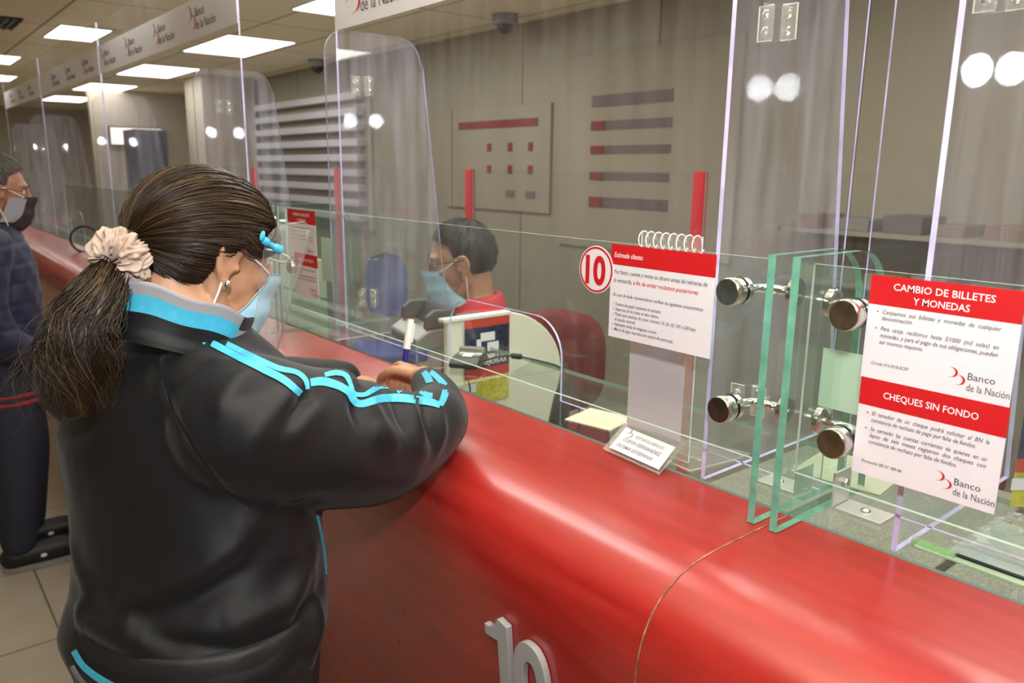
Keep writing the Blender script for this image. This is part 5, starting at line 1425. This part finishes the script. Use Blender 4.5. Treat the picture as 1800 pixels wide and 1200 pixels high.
# mask
def mask(P, s, parent, mat='maskblue', back=None, edge_top=58, edge_bot=98):
    nu, nv = 44, 30; vs = []
    for side in (0, 1):
        for j in range(nv+1):
            v = j/nv; z = .014 - .132*v
            el = math.radians(edge_top + (edge_bot-edge_top)*v**1.4)
            for i in range(nu+1):
                ph = el*(-1 + 2*i/nu)
                a_ = .096 + .014*math.exp(-(ph/.42)**2)*(1 - .55*v) - .030*max(0, v-.72)/.28
                b_ = .071 - .006*v
                zz = z + (.016*(abs(ph)/1.2)**2)*(1-v)*-1 + (0.012*(abs(ph)/1.6)**2)*v
                pl_ = 0.0022*math.sin(v*5*PI)*(1 if abs(ph) < .9 else .5)
                off = .0016*side
                vs.append(P(.016 + (a_+pl_-off)*math.cos(ph), (b_+pl_-off)*math.sin(ph), zz))
    K = (nu+1)*(nv+1)
    fs = []
    for j in range(nv):
        for i in range(nu):
            a0 = j*(nu+1)+i; f_ = (a0, a0+1, a0+nu+2, a0+nu+1); fs.append(f_); fs.append(tuple(K+q for q in reversed(f_)))
    rim = [i for i in range(nu+1)] + [(j+1)*(nu+1)+nu for j in range(nv)] + [nv*(nu+1)+nu-1-i for i in range(nu)] + [(nv-1-j)*(nu+1) for j in range(nv-1)]
    fs += [(rim[i], rim[(i+1) % len(rim)], K+rim[(i+1) % len(rim)], K+rim[i]) for i in range(len(rim))]
    mk = MB().add(vs, fs).build('face_mask', mat, parent, smooth=True)
    for g, cols_ in ((-1, 0), (1, nu)):
        top = Vector(vs[cols_]); bot = Vector(vs[nv*(nu+1)+cols_]); 
        e_top = P(.010, g*.079, .026); e_bk = P(-.016, g*.078, .004); e_bot = P(-.006, g*.080, -.026)
        lp = MB().tube(smoothpath([top, top.lerp(e_top, .5) + (P(0, g*.006, 0)-P(0, 0, 0)), e_top, e_bk, e_bot, e_bot.lerp(bot, .5) + (P(0, g*.004, 0)-P(0, 0, 0)), bot], 6), .0017*s, 8)
        lp.build('ear_loop', 'loop', mk, smooth=True)
    return mk
mk = mask(hP, 1.02, WO, edge_top=50, edge_bot=108)
# face shield on a spectacle frame
fsm = clear('shield_film', (0.97, 0.975, 0.97), haze=0.06, hazecol=(0.9, 0.95, 0.95), rough=0.03)
nu, nv = 40, 20; vs = []
for side in (0, 1):
    for j in range(nv+1):
        v = j/nv; z = .098 - .262*v
        for i in range(nu+1):
            el = math.radians(88 - 26*max(0, v-.25)**1.0 + (-30*(1 - v/.16)**2 if v < .16 else 0))
            ph = el*(-1 + 2*i/nu)
            rx = .112 + .006*v; ry = .089
            vs.append(hP(.034 + (rx - .0006*side)*math.cos(ph), (ry - .0006*side)*math.sin(ph), z))
K = (nu+1)*(nv+1); fs = []
for j in range(nv):
    for i in range(nu):
        a0 = j*(nu+1)+i; f_ = (a0, a0+1, a0+nu+2, a0+nu+1); fs.append(f_); fs.append(tuple(K+q for q in reversed(f_)))
rim = [i for i in range(nu+1)] + [(j+1)*(nu+1)+nu for j in range(nv)] + [nv*(nu+1)+nu-1-i for i in range(nu)] + [(nv-1-j)*(nu+1) for j in range(nv-1)]
sh = MB().add(vs, fs).build('face_shield', fsm, WO, smooth=True)
rm = MB().tube([Vector(vs[i]) for i in rim] + [Vector(vs[rim[0]])], .0007, 5); rm.build('shield_edge', 'bracket', sh)
fr_ = MB()
for g in (-1, 1):
    fr_.tube(smoothpath([hP(-.005, g*.082, .030), hP(.035, g*.083, .036), hP(.062, g*.080, .040), hP(.098, g*.058, .040), hP(.118, g*.03, .036), hP(.122, 0, .034)], 5), .0016, 8)
fr_.build('spectacle_frame', 'loop', sh)
cl = MB()
for g in (-1,):
    cl.tube(smoothpath([hP(.030, g*.093, .048), hP(.040, g*.093, .046), hP(.052, g*.092, .044), hP(.062, g*.091, .043)], 4), [.0062]*4 + [.004]*4 + [.0065]*4 + [.007], 12, flat=1.0, up=hU)
    cl.ball(hP(.026, g*.094, .053), (.004, .003, .008), (hF, hL, hU)); 
cl.build('blue_clip', 'cyan', sh, smooth=True)

# pen in her hand
tip = at(704, 692, 1.79); top = at(722, 561, 1.79)
pr = thing('pen', tuple(tip), 'white capped blue pen held upright in the woman hand', 'pen')
dv = (top - tip); Ln = dv.length; dv.normalize()
navyp = pbr('blue_pen_barrel', (0.02, 0.02, 0.22), 0.3)
MB().lathe([(0.0, .0), (.0008, .001), (.0035, .016), (.0064, .02), (.0066, Ln*.62), (0, Ln*.62)], tip, dv, 20).build('barrel', navyp, pr, smooth='auto')
MB().lathe([(.0050, Ln*.60), (.0085, Ln*.60), (.0082, Ln*.97), (.0074, Ln), (.004, Ln), (.004, Ln-.003), (0, Ln-.003)], tip, dv, 20).build('cap', 'white', pr, smooth='auto')
cr_ = (RW @ Vector((1, 0, 0))); cr_ = (cr_ - dv*cr_.dot(dv)).normalized()
MB().obox(tip + dv*(Ln*.82) + cr_*.0102, cr_*.0014, dv.cross(cr_)*.0016, dv*(Ln*.13)).obox(tip + dv*(Ln*.94) + cr_*.009, cr_*.002, dv.cross(cr_)*.0016, dv*.002).build('pocket_clip', 'white', pr, bevel=.0005)

# ------------------------------------------------------------------ the man in the queue at the next window
MA = thing('person', (0.36, 3.58, 0), 'man in navy quilted jacket with grey hair and black mask, standing at left edge', 'person')
mF, mL, mU = frame(92, 0)
mhF, mhL, mhU = frame(90, 12)
b = MB()
MO = Vector((0.375, 3.57, 1.487))
mP = add_head(b, MO, mhF, mhL, mhU, 1.08)
base = Vector((0.325, 3.58, 0))
def at0(dx, dl, z): return base + mF*dx + mL*dl + Vector((0, 0, z))
limb(b, [mP(-.03, 0, -.02), at0(.015, 0, 1.38), at0(0, 0, 1.30)], [.062, .062, .09])
loft(b, [(at0(0, 0, z), mL, a*.85, mF, d*.85) for (z, a, d) in ((.80, .17, .12), (.95, .17, .125), (1.1, .18, .125), (1.25, .19, .12), (1.34, .14, .10))], 28)
aR = [at0(-.01, -.20, 1.30), at0(-.04, -.235, 1.18), at0(-.03, -.25, 1.03), at0(.04, -.24, .93), at0(.12, -.20, .90)]
aL = [at0(-.01, .20, 1.30), at0(-.04, .235, 1.18), at0(-.03, .25, 1.03), at0(.03, .24, .93), at0(.08, .20, .88)]
for A_ in (aR, aL): limb(b, A_, [.05, .045, .040, .035, .028])
add_hand(b, aR[-1], mF + mL*.3 - Vector((0, 0, .3)), -mL, Vector((0, 0, 1)), s=1.0, curl=(25, 25, 20))
add_hand(b, aL[-1], mF, Vector((0, 0, 1)), -mL, s=1.0, curl=(20, 20, 10))
LG_ = []
for g, dx in ((1, .03), (-1, -.02)):
    hp = at0(0, g*.09, .86); kn = at0(.02+dx, g*.10, .48); an = at0(-.01+dx, g*.10, .09); LG_.append((hp, kn, an))
    limb(b, [hp, kn, an], [.085, .058, .038]); limb(b, [an + Vector((0, 0, -.045)), an + mF*.13 + Vector((0, 0, -.055))], [.036, .03])
v_, n__, f_ = fuse(b, 0.007, 4)
out_mesh(v_, f_, 'body', 'skinman', MA)
add_eyes(mP, mhF, mhL, mhU, MA, 1.08)
j = MB()
loft(j, [(at0(0, 0, z), mL, a, mF, d) for (z, a, d) in ((.74, .195, .150), (.82, .20, .155), (.95, .205, .160), (1.1, .215, .162), (1.22, .215, .155), (1.30, .19, .135), (1.355, .125, .11), (1.385, .085, .088))], 36)
limb(j, [aR[0]] + aR[1:4] + [aR[4]], [.088, .078, .068, .058, .05]); limb(j, aL, [.088, .078, .068, .058, .05])
v_, n__, f_ = fuse(j, 0.009, 6)
zc_ = v_[:, 2]; v_ += n__*(-0.004*np.exp(-((np.abs((zc_ % 0.075) - 0.0375))/0.006)**2) + 0.003*np.sin(v_[:, 0]*60 + v_[:, 1]*45)*np.sin(zc_*50))[:, None]
mj = out_mesh(v_, f_, 'jacket', 'navycloth', MA)
hb_ = MB()
for z in (.735, .705):
    loft(hb_, [(at0(0, 0, z-.009), mL, .196, mF, .152), (at0(0, 0, z), mL, .2, mF, .156), (at0(0, 0, z+.009), mL, .196, mF, .152)], 36)
hb_.build('red_knit_band', pbr('red_knit', (0.30, 0.02, 0.02), 0.8), mj)
loftb = MB(); loft(loftb, [(at0(0, 0, .675), mL, .188, mF, .146), (at0(0, 0, .75), mL, .19, mF, .148)], 36); loftb.build('hem_band', 'navycloth', mj)
zp = MB(); bvm = raycaster(v_, f_)
ribbon(zp, bvm, [(62, 385, 3), (68, 420, 3), (74, 455, 3)], 3); zp.build('red_zip', 'redshirt', mj)
tr = MB()
for hp, kn, an in LG_: limb(tr, [hp + Vector((0, 0, -.03)), (hp+kn)/2, kn, (kn+an)/2, an + Vector((0, 0, .03))], [.11, .103, .088, .078, .066])
loft(tr, [(at0(0, 0, .70), mL, .175, mF, .13), (at0(0, 0, .84), mL, .18, mF, .135)], 30)
v_, n__, f_ = fuse(tr, 0.009, 5); out_mesh(v_, f_, 'trousers', 'jeans', MA)
for hp, kn, an in LG_:
    s_ = MB(); c0 = Vector((an.x, an.y, .055))
    limb(s_, [c0 - mF*.03, c0 + mF*.12, c0 + mF*.285 - Vector((0, 0, .012))], [.046, .048, .038])
    v_, n__, f_ = fuse(s_, 0.006, 4); v_[:, 2] = np.maximum(v_[:, 2], .018)
    so = out_mesh(v_, f_, 'shoe', 'black', MA)
    sl = MB(); loft(sl, [(c0 + mF*.125 + Vector((0, 0, -.053)), mF, .19, mL, .049), (c0 + mF*.125 + Vector((0, 0, -.034)), mF, .194, mL, .052)], 30); sl.build('sole', pbr('grey_sole', (0.30, 0.30, 0.30), 0.6), so)
    MB().ball(c0 + mF*.075 - mL*.049 + Vector((0, 0, .0)), (.012, .004, .008)).build('shoe_emblem', 'paper', so)
def short_hair(P, F, L, U, s, O, parent, mat, up_off=.014, tonehi=.5, dens=900, hairline=.088):
    c_ = P(-.008, 0, .037)
    def rr(d, off):
        q = Vector((d.dot(F)/(.098*s+off), d.dot(L)/(.074*s+off), d.dot(U)/(.092*s+off))); return 1/q.length
    NP, NT = 60, 26; vs = []; pol = (U*0.86 - F*0.5).normalized(); a1 = (F - pol*F.dot(pol)).normalized(); a2 = pol.cross(a1)
    def tmx(psi):
        k = abs((math.degrees(psi)+180) % 360 - 180)
        tab = [(0, 80), (35, 78), (58, 80), (72, 98), (88, 100), (98, 92), (112, 118), (180, 126)]
        for (a, b_) in zip(tab, tab[1:]):
            if a[0] <= k <= b_[0]: return math.radians(a[1] + (b_[1]-a[1])*(k-a[0])/(b_[0]-a[0]))
    def pt(psi, th, off):
        d = pol*math.cos(th) + (a1*math.cos(psi) + a2*math.sin(psi))*math.sin(th); return c_ + d*rr(d, off*(0.35 + .65*min(1, max(0, (tmx(psi)-th)/.5))))
    for i in range(NP):
        for j_ in range(NT+1): vs.append(pt(2*PI*i/NP, tmx(2*PI*i/NP)*j_/NT + 1e-3, up_off + .002*mnoise.noise(Vector((i*.5, j_*.5, 3)))))
    inn = [c_ + (v - c_)*.9 for v in vs]; fs = []; q = len(vs)
    for i in range(NP):
        i2 = (i+1) % NP
        for j_ in range(NT):
            fs.append((i*(NT+1)+j_, i2*(NT+1)+j_, i2*(NT+1)+j_+1, i*(NT+1)+j_+1)); fs.append((q+i*(NT+1)+j_+1, q+i2*(NT+1)+j_+1, q+i2*(NT+1)+j_, q+i*(NT+1)+j_))
        fs.append((i*(NT+1)+NT, i2*(NT+1)+NT, q+i2*(NT+1)+NT, q+i*(NT+1)+NT))
    ho = MB().add(vs+inn, fs).build('hair', mat, parent, smooth=True)
    a_ = ho.data.attributes.new('tone', 'FLOAT', 'POINT'); a_.data.foreach_set('value', np.full(len(ho.data.vertices), tonehi*.4, dtype=np.float32))
    paths = []; rad = []; tone = []
    for k in range(dens):
        psi = random.uniform(-PI, PI); th = tmx(psi)*math.sqrt(random.random()); P_ = []
        for j_ in range(5):
            P_.append(pt(psi, min(th + .05*j_, tmx(psi)*1.02), up_off + .0015 + .0012*j_))
        paths.append(P_); rad.append(.0011); tone.append(random.uniform(0, tonehi*1.6))
    strand_mesh(paths, rad, tone, 'short_strands', mat, ho)
short_hair(mP, mhF, mhL, mhU, 1.08, MO, MA, 'greyhair', .013, .5)
mm = mask(mP, 1.08, MA, 'darkplastic', edge_top=50, edge_bot=62)
gm = MB(); vs = []; gp = pbr('grey_mask_panel', (0.30, 0.30, 0.32), 0.7)
for g in (-1, 1):
    vs = []
    for j_ in range(9):
        v = j_/8
        for i in range(9):
            ph = math.radians(44 + 38*i/8 + 10*v)*g
            vs.append(mP(.016 + (.0985 - .026*max(0, v-.7)/.3)*math.cos(ph), (.0745 - .006*v)*math.sin(ph), .002 - .088*v - .006*i/8))
    gm.add(vs, [(j_*9+i, j_*9+i+1, (j_+1)*9+i+1, (j_+1)*9+i) for j_ in range(8) for i in range(8)])
gm.build('grey_side_panel', gp, mm, smooth=True)
# spectacles arm
MB().tube([mP(-.01, -.086, .022), mP(.04, -.084, .026), mP(.085, -.06, .026)], .0014, 6).build('spectacle_arm', 'black', MA)

# ------------------------------------------------------------------ the seated clerk
CK = thing('person', (1.66, 2.28, 0), 'seated clerk in red polo shirt with glasses and pale blue mask behind the glass', 'person')
kF, kL, kU = frame(-52, 0)
khF, khL, khU = frame(-55, 14)
b = MB()
KO = at(812, 466, 2.76)
kP = add_head(b, KO, khF, khL, khU, 1.15)
kb = KO + Vector((0, 0, -.20)) - kF*.05; kb.z = KO.z - .150
def ak(dx, dl, dz): return kb + kF*dx + kL*dl + Vector((0, 0, dz))
limb(b, [kP(-.03, 0, -.02), ak(0, 0, .05), ak(-.01, 0, -.04)], [.062, .060, .09])
loft(b, [(ak(-.02, 0, z), kL, a, kF, d) for (z, a, d) in ((-.58, .17, .13), (-.40, .16, .13), (-.20, .17, .12), (-.08, .16, .10), (-.02, .11, .08))], 28)
kR = [ak(-.01, -.19, -.09), ak(.03, -.23, -.24), ak(.06, -.23, -.36), ak(.20, -.17, -.36), ak(.30, -.12, -.34)]
kLl = [ak(-.01, .19, -.09), ak(.03, .23, -.24), ak(.06, .23, -.36), ak(.20, .17, -.36), ak(.30, .12, -.34)]
for A_ in (kR, kLl): limb(b, A_, [.052, .046, .041, .035, .028]); 
add_hand(b, kR[-1], kF, Vector((0, 0, 1)), kL, curl=(22, 25, 15)); add_hand(b, kLl[-1], kF, Vector((0, 0, 1)), -kL, curl=(22, 25, 15))
for g in (1, -1):
    hp = ak(0, g*.10, -.58); kn = ak(.40, g*.13, -.56); kn.z = .50; an = ak(.38, g*.13, 0); an.z = .09
    limb(b, [hp, kn, an], [.085, .062, .04]); limb(b, [an + Vector((0, 0, -.04)), an + kF*.14 + Vector((0, 0, -.05))], [.036, .03])
v_, n__, f_ = fuse(b, 0.006, 4); out_mesh(v_, f_, 'body', 'skinclerk', CK)
add_eyes(kP, khF, khL, khU, CK, 1.15)
j = MB()
loft(j, [(ak(-.02, 0, z), kL, a, kF, d) for (z, a, d) in ((-.60, .195, .155), (-.40, .19, .155), (-.20, .205, .145), (-.10, .225, .13), (-.03, .165, .10), (.015, .085, .085))], 34)
for A_ in (kR, kLl): limb(j, A_[:2], [.08, .065])
v_, n__, f_ = fuse(j, 0.008, 6); ps = out_mesh(v_, f_, 'polo_shirt', 'redshirt', CK)
cl = MB(); vs = []
for s_ in (0, 1):
    for j_ in range(5):
        for i in range(33):
            a = math.radians(-150 + 300*i/32); h_ = (0, .03, .045, .03, -.002)[j_]; r_ = (0, 0, .004, .016, .026)[j_] - .002*s_
            vs.append(ak(-.005, 0, .0) - kF*((.078+r_)*math.cos(a)) + kL*((.072+r_)*math.sin(a)) + Vector((0, 0, h_ + .014*math.cos(a))))
K = 33*5; fs = []
for j_ in range(4):
    for i in range(32):
        a0 = j_*33+i; q_ = (a0, a0+1, a0+34, a0+33); fs.append(q_); fs.append(tuple(K+x for x in reversed(q_)))
MB().add(vs, fs).build('shirt_collar', 'redshirt', ps, smooth=True)
tr = MB()
for g in (1, -1):
    hp = ak(0, g*.10, -.58); kn = ak(.40, g*.13, -.56); kn.z = .50; an = ak(.38, g*.13, 0); an.z = .09
    limb(tr, [hp, kn, an], [.10, .078, .062])
loft(tr, [(ak(0, 0, -.66), kL, .17, kF, .15), (ak(0, 0, -.55), kL, .185, kF, .15)], 30)
v_, n__, f_ = fuse(tr, 0.01, 5); out_mesh(v_, f_, 'trousers', 'jeans', CK)
for g in (1, -1):
    s_ = MB(); c0 = ak(.38, g*.13, 0); c0.z = .05
    limb(s_, [c0 - kF*.05, c0 + kF*.06, c0 + kF*.16], [.044, .046, .036]); v_, n__, f_ = fuse(s_, 0.007, 4); v_[:, 2] = np.maximum(v_[:, 2], .001); out_mesh(v_, f_, 'shoe', 'black', CK)
short_hair(kP, khF, khL, khU, 1.15, KO, CK, 'darkhair', .012, .5)
mask(kP, 1.15, CK)
gs = MB()
for g in (1, -1):
    gs.tube(smoothpath([kP(-.01, g*.084, .022), kP(.04, g*.084, .028), kP(.082, g*.064, .030), kP(.100, g*.045, .030)], 4), .0022, 6)
    c_ = kP(.102, g*.031, .022)
    gs.tube([c_ + khL*(.024*math.cos(a)) + khU*(.015*math.sin(a)) - khF*(.010*abs(math.cos(a))) for a in [2*PI*k/24 for k in range(25)]], .0018, 6)
gs.tube([kP(.106, .008, .026), kP(.108, 0, .028), kP(.106, -.008, .026)], .0018, 6)
gs.build('spectacles', 'darkplastic', CK)
office_chair('office_chair', 'darkplastic', (kb.x - kF.x*.06, kb.y - kF.y*.06), math.radians(90+52), 'dark office chair under the seated clerk', zback=.92, wb=.40)
print('elbow z', elR.z, 'wrist', wrR[:], 'shoulder', shR[:], 'hipc', hipc[:], 'HO', HO[:], 'tip', tip[:])
